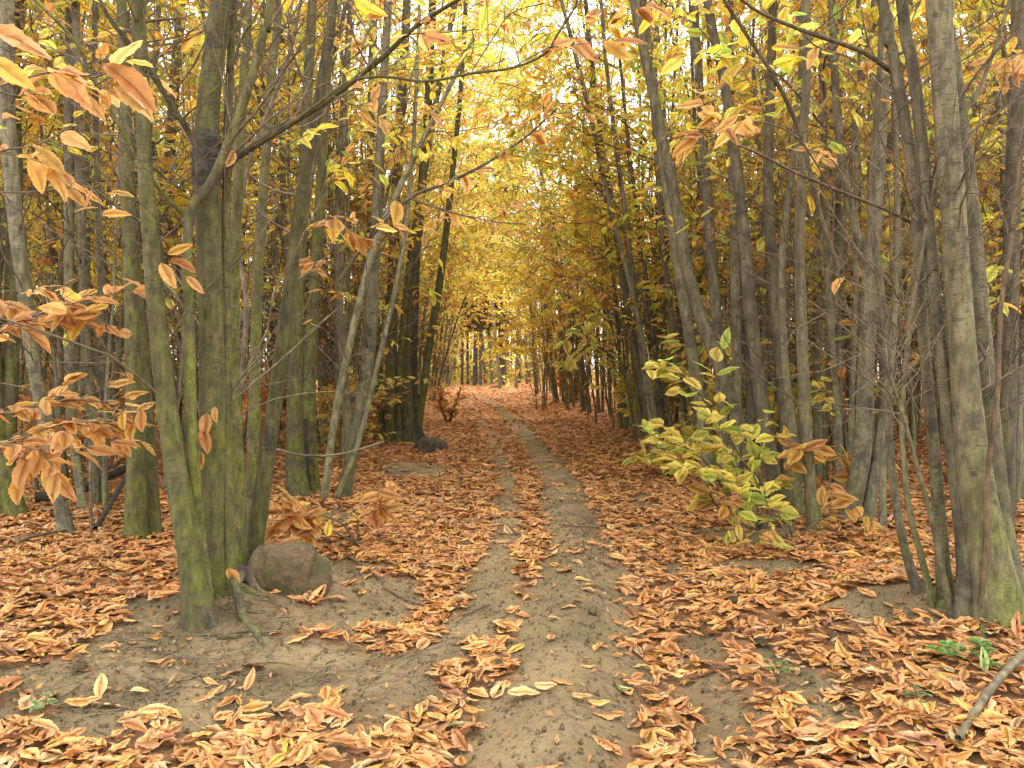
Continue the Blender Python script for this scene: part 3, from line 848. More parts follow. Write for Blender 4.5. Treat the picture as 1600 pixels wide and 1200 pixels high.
link('stump_body', lump_mesh((0, .12, -.06), (.225, .2, .29), 4, M_EARTH, 'stump_body', .2, 90, 60), st)

p2, d2 = onground(345, 985)
sb = link('root_plate', lump_mesh(p2 - bA + np.array([.0, .14, -.03]), (.28, .2, .05), 12, M_EARTH, 'root_plate', .25), tA)
rc = smooth_curve([(*(bA + np.array([.05, .06, .14])), .020), (*(bA + np.array([.10, .0, .055])), .022), (*(onground(380, 968)[0] + [0, 0, .012]), .020), (*(onground(400, 990)[0] + [0, 0, .006]), .017), (*(onground(408, 1003)[0] - [0, 0, .004]), .012), (*(onground(425, 1020)[0] - [0, 0, .04]), .010)], 6)
b = Batch(); tubes(b, rc[:, :3] - bA, rc[:, 3], 12, lump=.12); link('mossy_root', b.mesh('mossy_root', M_BARKG), tA)
p3, d3 = onground(402, 1005)

# --- other clumps on the left, nearer than the random wood
keyed_tree((225, 838), 'twin green stemmed chestnut behind the big left clump, its two trunks touching', [
    S_((212, 840, 34), (212, 720, 28), (209, 600, 25), (205, 450, 22), (199, 300, 19), (194, 150, 16), (190, 0, 15)),
    S_((238, 836, 30), (232, 720, 25), (226, 610, 22), (216, 480, 19), (205, 330, 17), (198, 180, 15), (196, 0, 13), dd=.4)], mat=M_BARKG, twig=(9, .3))
taken(225, 838, .7)
keyed_tree((105, 835), 'single brown chestnut stem leaning left, rising from the leaves near the left edge', [
    S_((107, 838, 24), (90, 760, 20), (70, 660, 21), (52, 560, 22), (38, 450, 22), (22, 320, 23), (12, 180, 22), (12, 0, 20))], mat=M_BARK, twig=(14, .3))
taken(105, 835, .5)
keyed_tree((15, 808), 'thick curved green based chestnut pair cut off by the left edge of the view', [
    S_((28, 808, 34), (5, 720, 28), (-8, 600, 24), (-10, 450, 22), (-12, 250, 20), (-12, 0, 18)),
    S_((2, 806, 34), (12, 700, 24), (18, 560, 22), (20, 400, 22), (24, 300, 22), (20, 100, 20), (22, 0, 18), dd=.3)], mat=M_BARKG, twig=(12, .3))
taken(15, 808, .7)
keyed_tree((150, 795), 'three thin grey chestnut poles between the leaning stem and the twin trunks', [
    S_((150, 790, 16), (142, 640, 15), (130, 480, 14), (125, 300, 14), (118, 0, 12)),
    S_((132, 800, 12), (112, 650, 16), (108, 500, 15), (108, 300, 15), (108, 0, 12), dd=.4),
    S_((165, 792, 10), (160, 650, 10), (158, 450, 10), (150, 200, 9), (148, 0, 8), dd=.6)], mat=M_BARK, twig=(12, .3))
taken(150, 795, .7)
keyed_tree((475, 778), 'forked chestnut pair right of the big left clump, dark rot between its two trunks', [
    S_((466, 778, 36), (460, 690, 27), (461, 600, 24), (466, 450, 21), (474, 300, 18), (480, 150, 16), (488, 0, 14)),
    S_((490, 770, 22), (484, 660, 20), (486, 540, 18), (494, 400, 17), (504, 250, 15), (512, 100, 13), (520, 0, 12), dd=.2),
    S_((479, 772, 12), (474, 710, 15), (476, 655, 9), ext=False, mat=M_DARK, label='black rotten broken stem')], mat=M_BARKG, twig=(9, .3))
taken(475, 778, .6)
keyed_tree((528, 778), 'chestnut with one stem slanting right over the leaves beside the forked pair', [
    S_((534, 778, 20), (552, 700, 21), (566, 620, 21), (578, 530, 21), (583, 430, 20), (590, 300, 16), (598, 150, 13), (606, 0, 12)),
    S_((505, 785, 11), (516, 700, 12), (535, 590, 12), (560, 480, 12), (590, 370, 11), (640, 260, 9), (690, 160, 7), (740, 60, 6), dd=.2, ext=False),
    S_((520, 782, 9), (560, 690, 9), (592, 560, 8), (622, 430, 8), (640, 300, 7), (650, 150, 6), dd=.4)], mat=M_BARK, twig=(10, .3),
    branches=[([(420, 700), (480, 712), (540, 708), (600, 690)], 5.0, 5.8, 4, 3)])
taken(528, 778, .6)
keyed_tree((628, 690), 'tight bundle of chestnut trunks beside the low black stump left of the track', [
    S_((612, 690, 22), (612, 600, 19), (612, 480, 17), (618, 330, 16), (628, 150, 14), (636, 0, 13)),
    S_((640, 694, 20), (634, 600, 20), (640, 480, 17), (655, 340, 15), (668, 180, 13), (676, 0, 12), dd=.3),
    S_((655, 690, 18), (646, 600, 14), (648, 480, 13), (652, 380, 10), dd=.3, mat=M_DARK, ext=False, label='dark dead stem'),
    S_((596, 688, 18), (590, 580, 17), (583, 460, 16), (580, 300, 15), (582, 100, 13), (584, 0, 12), dd=.5),
    S_((625, 692, 14), (628, 560, 14), (640, 420, 12), (664, 260, 11), (692, 100, 9), (712, 0, 8), dd=.2),
    S_((650, 690, 12), (668, 560, 12), (690, 420, 11), (706, 280, 9), (720, 140, 8), (728, 0, 7), dd=.6)], mat=M_BARKG, twig=(10, .3))
taken(628, 690, 1.0)
p, d = onground(668, 706)
b = empty('tree_stump', p, 'low black rotten stump at the left edge of the track', 'stump')
link('stump_body', lump_mesh((0, .15, -.02), (.26, .25, .22), 24, M_STUMP, 'stump_body', .3), b)

# --- the big tree and its clump at the right edge
tR, bR, brR = keyed_tree((1530, 965), 'largest chestnut clump at right with one thick flared green trunk and slim stems', [
    S_((1562, 965, 92), (1548, 890, 66), (1532, 800, 56), (1516, 680, 46), (1505, 560, 41), (1496, 430, 37), (1488, 300, 36), (1476, 150, 36), (1466, 0, 36), (1460, -90, 34), dd=.05, flare=.2),
    S_((1585, 955, 60), (1568, 860, 40), (1556, 740, 30), (1542, 600, 28), (1528, 450, 27), (1514, 300, 25), (1492, 120, 22), (1478, 0, 20), dd=.6),
    S_((1502, 968, 30), (1508, 880, 26), (1496, 760, 24), (1478, 620, 21), (1462, 480, 19), (1452, 360, 18), (1440, 220, 18), (1424, 90, 18), (1408, -10, 17), dd=.2),
    S_((1478, 940, 24), (1470, 840, 21), (1459, 700, 18), (1446, 560, 17), (1437, 440, 17), (1431, 320, 18), (1415, 200, 17), (1395, 80, 16), (1378, -10, 15), dd=0.),
    S_((1440, 925, 16), (1412, 850, 13), (1394, 740, 12), (1386, 620, 12), (1384, 520, 12), (1372, 420, 12), (1362, 300, 10), (1372, 150, 9), (1378, 0, 8), dd=.5),
    S_((1462, 945, 13), (1442, 880, 10), (1420, 790, 9), (1410, 680, 8), (1416, 560, 8), (1440, 400, 8), (1480, 220, 7), (1560, 60, 6), dd=-.1),
    S_((1490, 960, 11), (1460, 830, 8), (1436, 740, 7), (1408, 640, 6), (1380, 560, 5), ext=False, dd=-.2),
], mat=M_BARKR, branches=[
    ([(1398, 116), (1350, 82), (1290, 60), (1235, 40), (1185, 18), (1140, -15)], 4.0, 3.6, 8, 4.5),
    ([(1500, 400), (1440, 480), (1400, 560), (1330, 620)], 3.9, 3.5, 3, 2),
    ([(1540, 560), (1500, 470), (1470, 330), (1480, 250), (1500, 100)], 3.7, 3.6, 3, 2),
    ([(1445, 330), (1480, 200), (1530, 110), (1600, 40)], 3.9, 3.7, 5, 3),
], twig=(7, .3), lpr=.03, sides=18, top_z=9, lump=.015)
roots(tR, bR, bR[0], bR[1] + .05, 9, .5, .035, M_BARKG, 7)
taken(1530, 965, .95)
spray(tR, [(1446, 360), (1385, 328), (1310, 298), (1240, 268), (1185, 240), (1150, 225)], 4.0, 3.3, 6, 3.2, 0, .2, 'orange', mat=M_TWIG)
o = spray(tR, [(1300, 296), (1245, 215), (1180, 190), (1130, 205), (1080, 200)], 3.5, 3.0, 3, 2, 16, .135, 'orange', droop=.55, twigs=6, t0=.35)
spray(tR, [(1330, 300), (1300, 250), (1260, 232)], 3.7, 3.6, 3, 2, 5, .12, 'tan', droop=.4)
keyed_tree((1572, 835), 'chestnut trunk blackened by a burn, standing behind the thick trunk at the right edge', [
    S_((1568, 838, 26), (1572, 720, 27), (1574, 600, 27), (1578, 480, 25), (1582, 330, 24), (1588, 150, 23), (1592, 0, 22)),
    S_((1568, 832, 24), (1571, 790, 29), (1573, 700, 30), (1574, 600, 30), (1577, 545, 26), (1579, 500, 12), ext=False, mat=M_DARK, flare=.1, label='blackened bark on the lower trunk')], mat=M_BARKR, twig=(12, .3), flare=.3)
taken(1572, 835, .5)
keyed_tree((1528, 975), 'thin red brown chestnut sapling crossing in front of the thick right trunk', [
    S_((1528, 972, 9), (1540, 860, 9), (1543, 740, 8), (1558, 620, 8), (1564, 480, 7), (1582, 360, 7), (1592, 250, 6), (1615, 120, 5), dd=-.3)], mat=M_REDB, twig=(6, .3), cat='sapling', name='chestnut_sapling')

# --- right middle
keyed_tree((1245, 815), 'grey chestnut clump directly behind the yellow leaved bush right of the track', [
    S_((1276, 832, 26), (1266, 760, 19), (1258, 640, 18), (1252, 500, 17), (1250, 350, 15), (1256, 200, 14), (1262, 80, 12), (1258, 0, 12)),
    S_((1222, 800, 30), (1200, 700, 26), (1186, 600, 21), (1172, 480, 20), (1164, 380, 18), (1150, 250, 16), (1130, 120, 15), (1105, 0, 14), dd=.2),
    S_((1236, 800, 24), (1228, 680, 20), (1218, 560, 18), (1208, 430, 18), (1200, 300, 16), (1204, 150, 14), (1208, 0, 13), dd=.5),
    S_((1250, 810, 16), (1240, 690, 14), (1226, 560, 12), (1222, 400, 11), (1240, 250, 10), (1252, 100, 9), (1250, 0, 8), dd=.7),
    S_((1195, 795, 20), (1160, 680, 18), (1130, 590, 19), (1100, 510, 20), (1076, 430, 19), (1062, 350, 18), (1040, 240, 16), (1015, 120, 15), (990, 0, 13), dd=1.0)],
    mat=M_BARKR, twig=(10, .3), branches=[([(1310, 420), (1280, 330), (1252, 215), (1215, 130), (1170, 60), (1125, -10)], 5.4, 4.8, 8, 5.5)])
taken(1245, 815, .9)
keyed_tree((1340, 812), 'pair of tilted chestnut trunks between the bush and the big right clump', [
    S_((1322, 815, 28), (1345, 720, 27), (1352, 600, 25), (1358, 480, 25), (1366, 350, 22), (1376, 200, 20), (1384, 0, 18)),
    S_((1352, 815, 22), (1372, 700, 16), (1384, 600, 15), (1376, 480, 18), (1360, 430, 16), (1330, 330, 13), (1310, 200, 12), (1300, 0, 11), dd=.5),
    S_((1378, 830, 12), (1382, 700, 10), (1396, 520, 10), (1402, 330, 9), (1392, 0, 8), dd=.4)], mat=M_BARK, twig=(12, .3))
taken(1340, 812, .8)
keyed_tree((1120, 765), 'chestnut clump with leaning stems at the far side of the yellow leaved bush', [
    S_((1110, 760, 24), (1098, 650, 20), (1080, 540, 18), (1060, 420, 16), (1040, 280, 15), (1020, 130, 13), (1005, 0, 12)),
    S_((1135, 765, 20), (1130, 640, 18), (1120, 500, 17), (1108, 350, 15), (1096, 180, 13), (1085, 0, 12), dd=.5),
    S_((1150, 768, 18), (1152, 650, 16), (1150, 500, 15), (1146, 350, 14), (1142, 180, 12), (1140, 0, 11), dd=.8),
    S_((1160, 770, 14), (1172, 640, 14), (1166, 500, 13), mat=M_DARK, ext=False, dd=.5, label='dark dead snag')], mat=M_BARK, twig=(12, .3))
taken(1120, 765, 1.0)

# rows of clumps along the track edges, from near to far: (px, py, label)
RN = ['first', 'second', 'third', 'fourth', 'fifth', 'sixth', 'seventh', 'eighth', 'ninth', 'tenth']
right_row = [(1040, 712), (998, 690), (960, 672), (915, 645), (880, 632), (836, 640), (868, 620), (845, 612)]
left_row = [(560, 668), (600, 648), (650, 640), (672, 628), (684, 616), (700, 606), (690, 600)]
def arch(t, x, y, side, n, seed, zlo=2.6, zhi=8.5, reach=(1.6, 3.6), dens=1.0):
    rg = np.random.default_rng(seed)
    z = rg.uniform(zlo, zhi, n); S0 = np.stack([rg.normal(size=n) * .25 + side * -.0, rg.normal(size=n) * .4, z], -1)
    D0 = np.stack([-side * rg.uniform(.6, 1.2, n), rg.normal(size=n) * .35, rg.uniform(.1, .9, n)], -1)
    BC = grow(S0, D0, rg.uniform(reach[0], reach[1], n), 9, -.01, .10, rg); BR = rg.uniform(.006, .013, (n, 1)) * np.linspace(1, .3, 9)
    tw = 9; bi = np.repeat(np.arange(n), tw); tt = rg.uniform(.2, 1, len(bi)) * 7.999; k = tt.astype(int); f = (tt - k)[:, None]
    p = BC[bi, k] * (1 - f) + BC[bi, k + 1] * f; bd = unit(BC[bi, k + 1] - BC[bi, k])
    TC = grow(p, bd * .8 + rg.normal(size=bd.shape) * [.6, .6, .3], rg.uniform(.25, .7, len(bi)), 5, -.01, .14, rg)
    lp = int(8 * dens); li = np.repeat(np.arange(len(bi)), lp); q = np.tile(np.linspace(.1, 1, lp), len(bi)) * 3.999; k = q.astype(int); f = (q - k)[:, None]
    P_ = TC[li, k] * (1 - f) + TC[li, k + 1] * f; T_ = unit(TC[li, k + 1] - TC[li, k]); m = len(P_)
    keep = rg.uniform(size=m) < .85; P_ = P_[keep]; T_ = T_[keep]; m = len(P_)
    sd = unit(np.cross(T_, [0, 0, 1.])) * np.where(np.arange(m) % 2, 1, -1)[:, None]
    D_ = unit(T_ * .5 + sd * rg.uniform(.5, 1.1, (m, 1)) - np.array([0, 0, 1.]) * rg.uniform(.1, .8, (m, 1)))
    tb = Batch(); tubes(tb, BC, BR, 5); tubes(tb, TC, np.full((len(bi), 1), .003) * np.linspace(1, .5, 5), 3)
    lb = Batch(); put_leaves(lb, TM, P_, D_, np.array([0, 0, 1.]) + rg.normal(size=(m, 3)) * .3, rg.uniform(.13, .2, m), pal_by_height(P_[:, 2], rg, 1.5, 3.5), rg)
    link('overhanging_boughs', tb.mesh('overhanging_boughs', M_TWIG), t, kind='stuff'); link('overhanging_foliage', lb.mesh('overhanging_foliage', M_LEAF), t, kind='stuff')

ROWT = []
for i, (px, py) in enumerate(right_row):
    p, d = taken(px, py, .9 + d1 * 0)
    t = place_clump([3, 0, 5, 1, 6, 8, 2, 4][i], p[0] + .15, p[1], 0, [.9, .95, .9, 1, 1, .55, 1, 1][i], (0, math.radians(-5 + (i % 3))),
                f'{RN[i]} slim stemmed chestnut clump along the right edge of the track beyond the yellow bush', 'chestnut clumps along the right edge of the track')
    arch(t, p[0], p[1], 1, 24 if d < 14 else 36, 700 + i, zhi=4.5 + d * .3, reach=(1.4, 2.4 + min(d, 30) * .06))
for i, (px, py) in enumerate(left_row):
    p, d = taken(px, py, .9)
    t = place_clump([2, 7, 1, 4, 0, 6, 5][i], p[0] - .15, p[1], 0, [.9, .95, 1, 1, .95, 1, 1][i], (0, math.radians(4 - (i % 3))),
                f'{RN[i]} slim stemmed chestnut clump along the left edge of the track beyond the black stump', 'chestnut clumps along the left edge of the track')
    arch(t, p[0], p[1], -1, 24 if d < 14 else 36, 800 + i, zhi=4.5 + d * .3, reach=(1.4, 2.4 + min(d, 30) * .06))

# ------------------------------------------------------------------ the wood behind
pts = []
tries = 0
def track_c(y): return float((pl(y, RIDGE_R) + pl(y, RIDGE_L)) / 2)
while tries < 9000 and len(pts) < 195:
    tries += 1
    y = math.sqrt(random.uniform(6.2 ** 2, 33 ** 2)); x = random.uniform(-.78, .78) * y
    c = track_c(y)
    if abs(x - c) < 1.75 + .03 * y: continue
    if any((x - a) ** 2 + (y - b) ** 2 < (r * .7 + .45) ** 2 for a, b, r in KEYSPOTS): continue
    # nothing may stand in front of the clumps that are told apart
    if y < 7.6 and abs(x) < 3.4: continue
    if any((x - a) ** 2 + (y - b) ** 2 < (1.4 if y < 15 else 2.3) ** 2 for a, b in pts): continue
    pts.append((x, y))
MARKS = [(-999, 'left edge pair'), (60, 'leaning brown stem'), (150, 'three grey poles'), (225, 'twin green trunks'), (340, 'big mossy clump'), (475, 'forked pair'),
         (560, 'slanting stem'), (630, 'tight trunk bundle'), (700, 'left end of the track'), (850, 'right end of the track'), (960, 'far right row'), (1050, 'orange sprayed tree'), (1130, 'leaning clump'), (1245, 'yellow leaved bush'),
         (1340, 'tilted trunk pair'), (1430, 'thin stems at right'), (1530, 'thick flared trunk'), (1600, 'burned trunk')]
ORD = ['nearest', 'second', 'third', 'fourth', 'fifth', 'sixth', 'seventh', 'eighth', 'ninth', 'tenth', 'eleventh', 'twelfth', 'thirteenth', 'fourteenth', 'fifteenth', 'sixteenth', 'seventeenth', 'eighteenth', 'nineteenth', 'twentieth']
def mark_of(x, y):
    px = 800 + x / y * F
    return min(MARKS, key=lambda m: abs(max(m[0], 0) - px))[1]
RANK = {}
NUMW = {5: 'five', 6: 'six', 7: 'seven', 8: 'eight', 9: 'nine'}
for x, y in sorted(pts, key=lambda q: q[1]):
    mk = mark_of(x, y); RANK[mk] = RANK.get(mk, -1) + 1
    sd = 'left' if x < 0 else 'right'; k = random.randrange(9)
    place_clump(k, x, y, random.uniform(0, 6.28), random.uniform(.85, 1.1), (random.uniform(-.04, .04), random.uniform(-.04, .04)),
                f'{NUMW[PROTO[k]["nst"]]} stemmed chestnut clump, {(ORD[RANK[mk]] + " one back") if RANK[mk] < 19 else "among the farthest"} behind the {mk}', f'chestnut clumps inside the {sd} wood')

POLES = []
for sd_ in range(6):
    rg = np.random.default_rng(500 + sd_); h = rg.uniform(6, 9)
    c = grow(np.zeros((1, 3)) - [[0, 0, .05]], np.array([[rg.normal() * .06, rg.normal() * .06, 1.]]), np.array([h]), 16, .01, .035, rg)[0]
    rr_ = rg.uniform(.015, .030) * np.linspace(1, .35, 16)
    b = Batch(); tubes(b, c, rr_, 7, flare=.2, lump=.05)
    BC, BR, TC, TR, p, Dl, Ul, Ls = sprout(rg, [c], [rr_], 16, .5, leafp=lambda z: np.clip(.05 + .1 * z, .05, .5), twn=3, lpt=6, blen=(.3, 1.2))
    tb = Batch(); tubes(tb, BC, BR * .8, 4); tubes(tb, TC, TR, 3)
    lb = Batch(); put_leaves(lb, TM, p, Dl, Ul, Ls, pal_by_height(p[:, 2], rg), rg)
    POLES.append((b.mesh('trunk', M_BARK), tb.mesh('twigs', M_TWIG), lb.mesh('foliage', M_LEAF)))
pp = []; tries = 0
while len(pp) < 130 and tries < 8000:
    tries += 1
    y = math.sqrt(random.uniform(6.3 ** 2, 21 ** 2)); x = random.uniform(-.70, .70) * y
    if abs(x - track_c(y)) < 1.9 + (.6 if y < 8 else 0): continue
    if any((x - a) ** 2 + (y - b) ** 2 < .6 ** 2 for a, b in pp + pts): continue
    pp.append((x, y))
PRK = {}
for i, (x, y) in enumerate(sorted(pp, key=lambda q: q[1])):
    mk = mark_of(x, y); PRK[mk] = PRK.get(mk, -1) + 1; sd = 'left' if x < 0 else 'right'
    t = empty('chestnut_sapling', (x, y, float(ground_h(x, y))), f'single thin pole-like sapling, {ORD[min(PRK[mk], 19)]} such pole beyond the {mk}', 'sapling', f'thin single poles in the {sd} wood')
    t.rotation_euler = (random.uniform(-.07, .07), random.uniform(-.07, .07), random.uniform(0, 6.28)); s_ = random.uniform(.8, 1.15); t.scale = (s_, s_, s_)
    k = i % 6; link('trunk', POLES[k][0], t); link('twigs', POLES[k][1], t, kind='stuff'); link('foliage', POLES[k][2], t, kind='stuff')

# far-off wood that reads as one mass
FB = Batch(); FL = Batch(); n = 380
y = np.sqrt(RG.uniform(32 ** 2, 95 ** 2, n)); x = RG.uniform(-.8, .8, n) * y
cx = (pl(y, RIDGE_R) + pl(y, RIDGE_L)) / 2
k = (np.abs(x - cx) > 1.8) | (y > 66); x, y = x[k], y[k]; n = len(x)
C = grow(np.stack([x, y, ground_h(x, y) - .1], -1), np.stack([RG.normal(size=n) * .04, RG.normal(size=n) * .04, np.ones(n)], -1), RG.uniform(11, 15, n), 7, .0, .02)
tubes(FB, C, RG.uniform(.06, .16, (n, 1)) * np.linspace(1, .4, 7), 5)
link('distant_trunks', FB.mesh('distant_trunks', M_BARK), kind='stuff', label='distant trunks of the wood that merge into one mass beyond the end of the track', cat='trees')
nl = 60000
ti = RG.integers(0, n, nl); z = RG.uniform(.4, 15, nl)
cl = RG.normal(size=(nl, 2)) * .9
cz = fbm(x[ti] * .8 + cl[:, 0], y[ti] * .8 + z, 51)
k = (RG.uniform(size=nl) < np.clip(.50 + 1.2 * cz, .12, 1))
lx = x[ti] + cl[:, 0]; ly = y[ti] + cl[:, 1]
cx = (pl(ly, RIDGE_R) + pl(ly, RIDGE_L)) / 2
k &= (np.abs(lx - cx) > 1.5) | (z > 3.5) | (ly > 66)
lp = np.stack([lx, ly, z], -1)[k]; m = len(lp)
D = RG.normal(size=(m, 3)) * np.array([1, 1, .5]) + np.array([0, 0, -.3])
hz = lp[:, 2]
put_leaves(FL, TF, lp, D, np.array([0, 0, 1.]) + RG.normal(size=(m, 3)) * .45, RG.uniform(.28, .6, m), np.where((RG.uniform(size=m) < .32)[:, None], pick('lime', m), pick('yellow', m)))
link('distant_foliage', FL.mesh('distant_foliage', M_LEAF), kind='stuff', label='distant yellow and green foliage of the wood merging into one mass', cat='foliage')

# the wood closes behind the end of the track
n = 120; y = RG.uniform(64, 100, n); x = track_c(66) + RG.normal(size=n) * 8
C = grow(np.stack([x, y, ground_h(x, y) - .1], -1), np.stack([RG.normal(size=n) * .03, RG.normal(size=n) * .03, np.ones(n)], -1), RG.uniform(11, 16, n), 7, .0, .015)
EB = Batch(); tubes(EB, C, RG.uniform(.05, .15, (n, 1)) * np.linspace(1, .4, 7), 5)
link('distant_stems', EB.mesh('distant_stems', M_PINE), kind='stuff', label='dark slim stems standing close together beyond the end of the track', cat='trees')
nb_ = 22000; ly = RG.uniform(34, 72, nb_); cx = (pl(ly, RIDGE_R) + pl(ly, RIDGE_L)) / 2
lx = cx + RG.uniform(-5, 5, nb_); z = 3.0 + ly * .05 + np.abs(RG.normal(size=nb_)) * 5.0 - .35 * np.abs(lx - cx)
k = RG.uniform(size=nb_) < np.clip(.5 + 1.5 * fbm(lx * .6, z * .6 + ly * .25, 89), .05, 1)
lp = np.stack([lx, ly, z], -1)[k]; m = len(lp)
AB = Batch(); put_leaves(AB, TM, lp, RG.normal(size=(m, 3)) * [1, 1, .5] - [0, 0, .3], np.array([0, 0, 1.]) + RG.normal(size=(m, 3)) * .5, RG.uniform(.18, .3, m), pick('yellow', m))
link('arching_canopy', AB.mesh('arching_canopy', M_LEAF), kind='stuff', label='golden canopy arching together over the far part of the track', cat='foliage')
nb_ = 16000; ly = RG.uniform(60, 90, nb_); lx = track_c(66) + RG.normal(size=nb_) * 9; z = ground_h(lx, ly) + np.abs(RG.normal(size=nb_)) * .9
k = RG.uniform(size=nb_) < np.clip(.5 + 1.5 * fbm(lx * .5, ly * .2, 90), .05, 1)
lp = np.stack([lx, ly, z], -1)[k]; m = len(lp)
UB = Batch(); put_leaves(UB, TF, lp, RG.normal(size=(m, 3)) * [1, 1, .8], np.array([0, 0, 1.]) + RG.normal(size=(m, 3)) * .6, RG.uniform(.2, .45, m), np.where((RG.uniform(size=m) < .6)[:, None], pick('lime', m) * .6, pick('orange', m) * .7))
link('low_brush', UB.mesh('low_brush', M_LEAF), kind='stuff', label='low green and brown brush covering the ground past the track end', cat='undergrowth')
nc = 26000
ly = RG.uniform(62, 110, nc); cx = (pl(ly, RIDGE_R) + pl(ly, RIDGE_L)) / 2
lx = cx + RG.normal(size=nc) * 7; z = np.abs(RG.normal(size=nc)) * 4.5
k = RG.uniform(size=nc) < np.clip(.55 + 1.3 * fbm(lx * .35, z * .35 + ly * .1, 88), .1, 1)
lp = np.stack([lx, ly, z], -1)[k]; m = len(lp)
CB = Batch(); put_leaves(CB, TF, lp, RG.normal(size=(m, 3)) * [1, 1, .5] - [0, 0, .3], np.array([0, 0, 1.]) + RG.normal(size=(m, 3)) * .6, RG.uniform(.25, .6, m), np.where((RG.uniform(size=m) < .55)[:, None], pick('lime', m), np.where((RG.uniform(size=m) < .6)[:, None], pick('pine', m) * 1.3, pick('orange', m))))
link('undergrowth', CB.mesh('undergrowth', M_LEAF), kind='stuff', label='green and rusty undergrowth closing the view past the end of the track', cat='foliage')
# dark pines past the end of the track
def pine(px, py, w, label, h=17, bare=4.0):
    d = 56 + (px * 7 % 9); q_ = P(px, 600, d); p = np.array([q_[0], q_[1], float(ground_h(q_[0], q_[1]))])
    t = empty('pine_tree', p, label, 'tree', 'dark pines past the end of the track')
    rg = np.random.default_rng(int(px)); c = grow(np.zeros((1, 3)) - [[0, 0, .1]], np.array([[0, 0, 1.]]), np.array([h]), 9, 0, .012, rg)
    r = w * d / F / 2 * .85
    b = Batch(); tubes(b, c, r * np.linspace(1, .3, 9)[None], 8, flare=.1); link('trunk', b.mesh('trunk', M_PINE), t)
    nb = 110; z = rg.uniform(bare, h, nb); az = rg.uniform(0, 6.28, nb)
    C = grow(np.stack([0 * z, 0 * z, z], -1), np.stack([np.cos(az), np.sin(az), 0 * z + .1], -1), (h - z) * .22 + .5, 6, -.03, .08, rg)
    b = Batch(); tubes(b, C, np.full((nb, 1), .02) * np.linspace(1, .3, 6), 4); link('branches', b.mesh('branches', M_PINE), t, kind='stuff')
    li = rg.integers(0, nb, 6000); tt = rg.uniform(.15, 1, 6000) * 4.999; kk = tt.astype(int); f = (tt - kk)[:, None]
    q = C[li, kk] * (1 - f) + C[li, kk + 1] * f + rg.normal(size=(6000, 3)) * .12
    b = Batch(); put_leaves(b, TF, q, rg.normal(size=(6000, 3)) * [1, 1, .4], np.array([0, 0, 1.]) + rg.normal(size=(6000, 3)) * .3, rg.uniform(.15, .35, 6000), pick('pine', 6000, rg), rg)
    link('needles', b.mesh('needles', M_LEAF), t, kind='stuff')
pine(742, 596, 9, 'dark pine trunk standing alone at the end of the track, left of centre')
pine(751, 592, 6, 'thinner dark pine just right of the lone pine at the end of the track')
pine(787, 606, 9, 'dark pine with moss at its foot where the track ends')
pine(781, 600, 8, 'dark pine close behind the moss footed one')
pine(731, 591, 5, 'slim pine left of the lone dark pine', 16)
pine(722, 592, 5, 'leftmost slim pine past the end of the track', 16)
pine(700, 590, 6, 'pine half hidden behind the left clumps far off', 18, 4)
pine(812, 592, 5, 'slim pine right of the moss footed pine', 18, 4)

# ------------------------------------------------------------------ near leaf sprays
def loose_branch(anchor_pts, d0, label, cat='branch'):
    p = P(*anchor_pts, d0)
    return empty('chestnut_branch', p, label, cat)
t = loose_branch((-40, 150), 2.5, 'overhanging twig at top left with very large tan leaves close to the viewer')
spray(t, [(-60, 160), (20, 128), (90, 112), (150, 120), (200, 92)], 2.4, 2.5, 3.5, 2.5, 6, .17, 'tan', droop=.5, t0=.3)
o = spray(t, [(-60, 60), (-30, 40), (0, 25)], 2.2, 2.2, 3, 2, 0, .17, 'tan')
single_leaf(o, P(-28, 38, 2.2), np.array([.9, .1, -.35]), np.array([.1, -.6, .8]), .19, 'tan')
single_leaf(o, P(-20, 90, 2.3), np.array([.8, .1, -.5]), np.array([.1, -.7, .6]), .15, 'tan')
o = spray(t, [(90, 112), (140, 118), (165, 96)], 2.45, 2.45, 2.5, 2, 0, .17, 'tan')
single_leaf(o, P(162, 96, 2.45), np.array([.8, .1, -.72]), np.array([.3, -.75, .5]), .21, 'tan')
single_leaf(o, P(178, 132, 2.47), np.array([.7, .2, -.55]), np.array([.3, -.6, .7]), .15, 'tan')
spray(t, [(-60, 250), (0, 235), (60, 225), (120, 190)], 2.9, 3.0, 3, 2, 10, .15, 'tan', droop=.5, twigs=3)
spray(t, [(-60, 120), (30, 150), (110, 130), (170, 140)], 3.0, 3.2, 3, 2, 13, .14, 'tan', droop=.5, twigs=4)
spray(t, [(-40, 300), (60, 300), (130, 290), (150, 300)], 3.3, 3.3, 3, 2, 6, .13, 'orange', droop=.5, twigs=2)
t = loose_branch((-40, 520), 3.6, 'low branch entering from the left edge with a dense layer of tan leaves')
spray(t, [(-60, 530), (20, 505), (90, 480), (150, 465)], 3.5, 3.6, 5, 2.5, 40, .135, 'tan', droop=.22, twigs=14, t0=.15)
spray(t, [(-60, 450), (0, 470), (60, 500), (120, 470)], 3.8, 3.8, 4, 2.5, 24, .13, 'tan', droop=.25, twigs=8, t0=.15)
t = loose_branch((-40, 700), 4.2, 'second low branch at the left edge, below the first, hung with pale orange leaves')
spray(t, [(-60, 720), (20, 690), (110, 660), (200, 665)], 4.1, 4.4, 5, 2.5, 44, .145, 'tan', droop=.22, twigs=16, t0=.15)
spray(t, [(-60, 660), (30, 640), (110, 625), (170, 630)], 4.4, 4.7, 4, 2.5, 30, .14, 'tan', droop=.22, twigs=10, t0=.15)
spray(t, [(-60, 690), (10, 695), (60, 705), (90, 740)], 3.9, 3.9, 3, 2, 20, .15, 'tan', droop=.4, twigs=5, t0=.15)
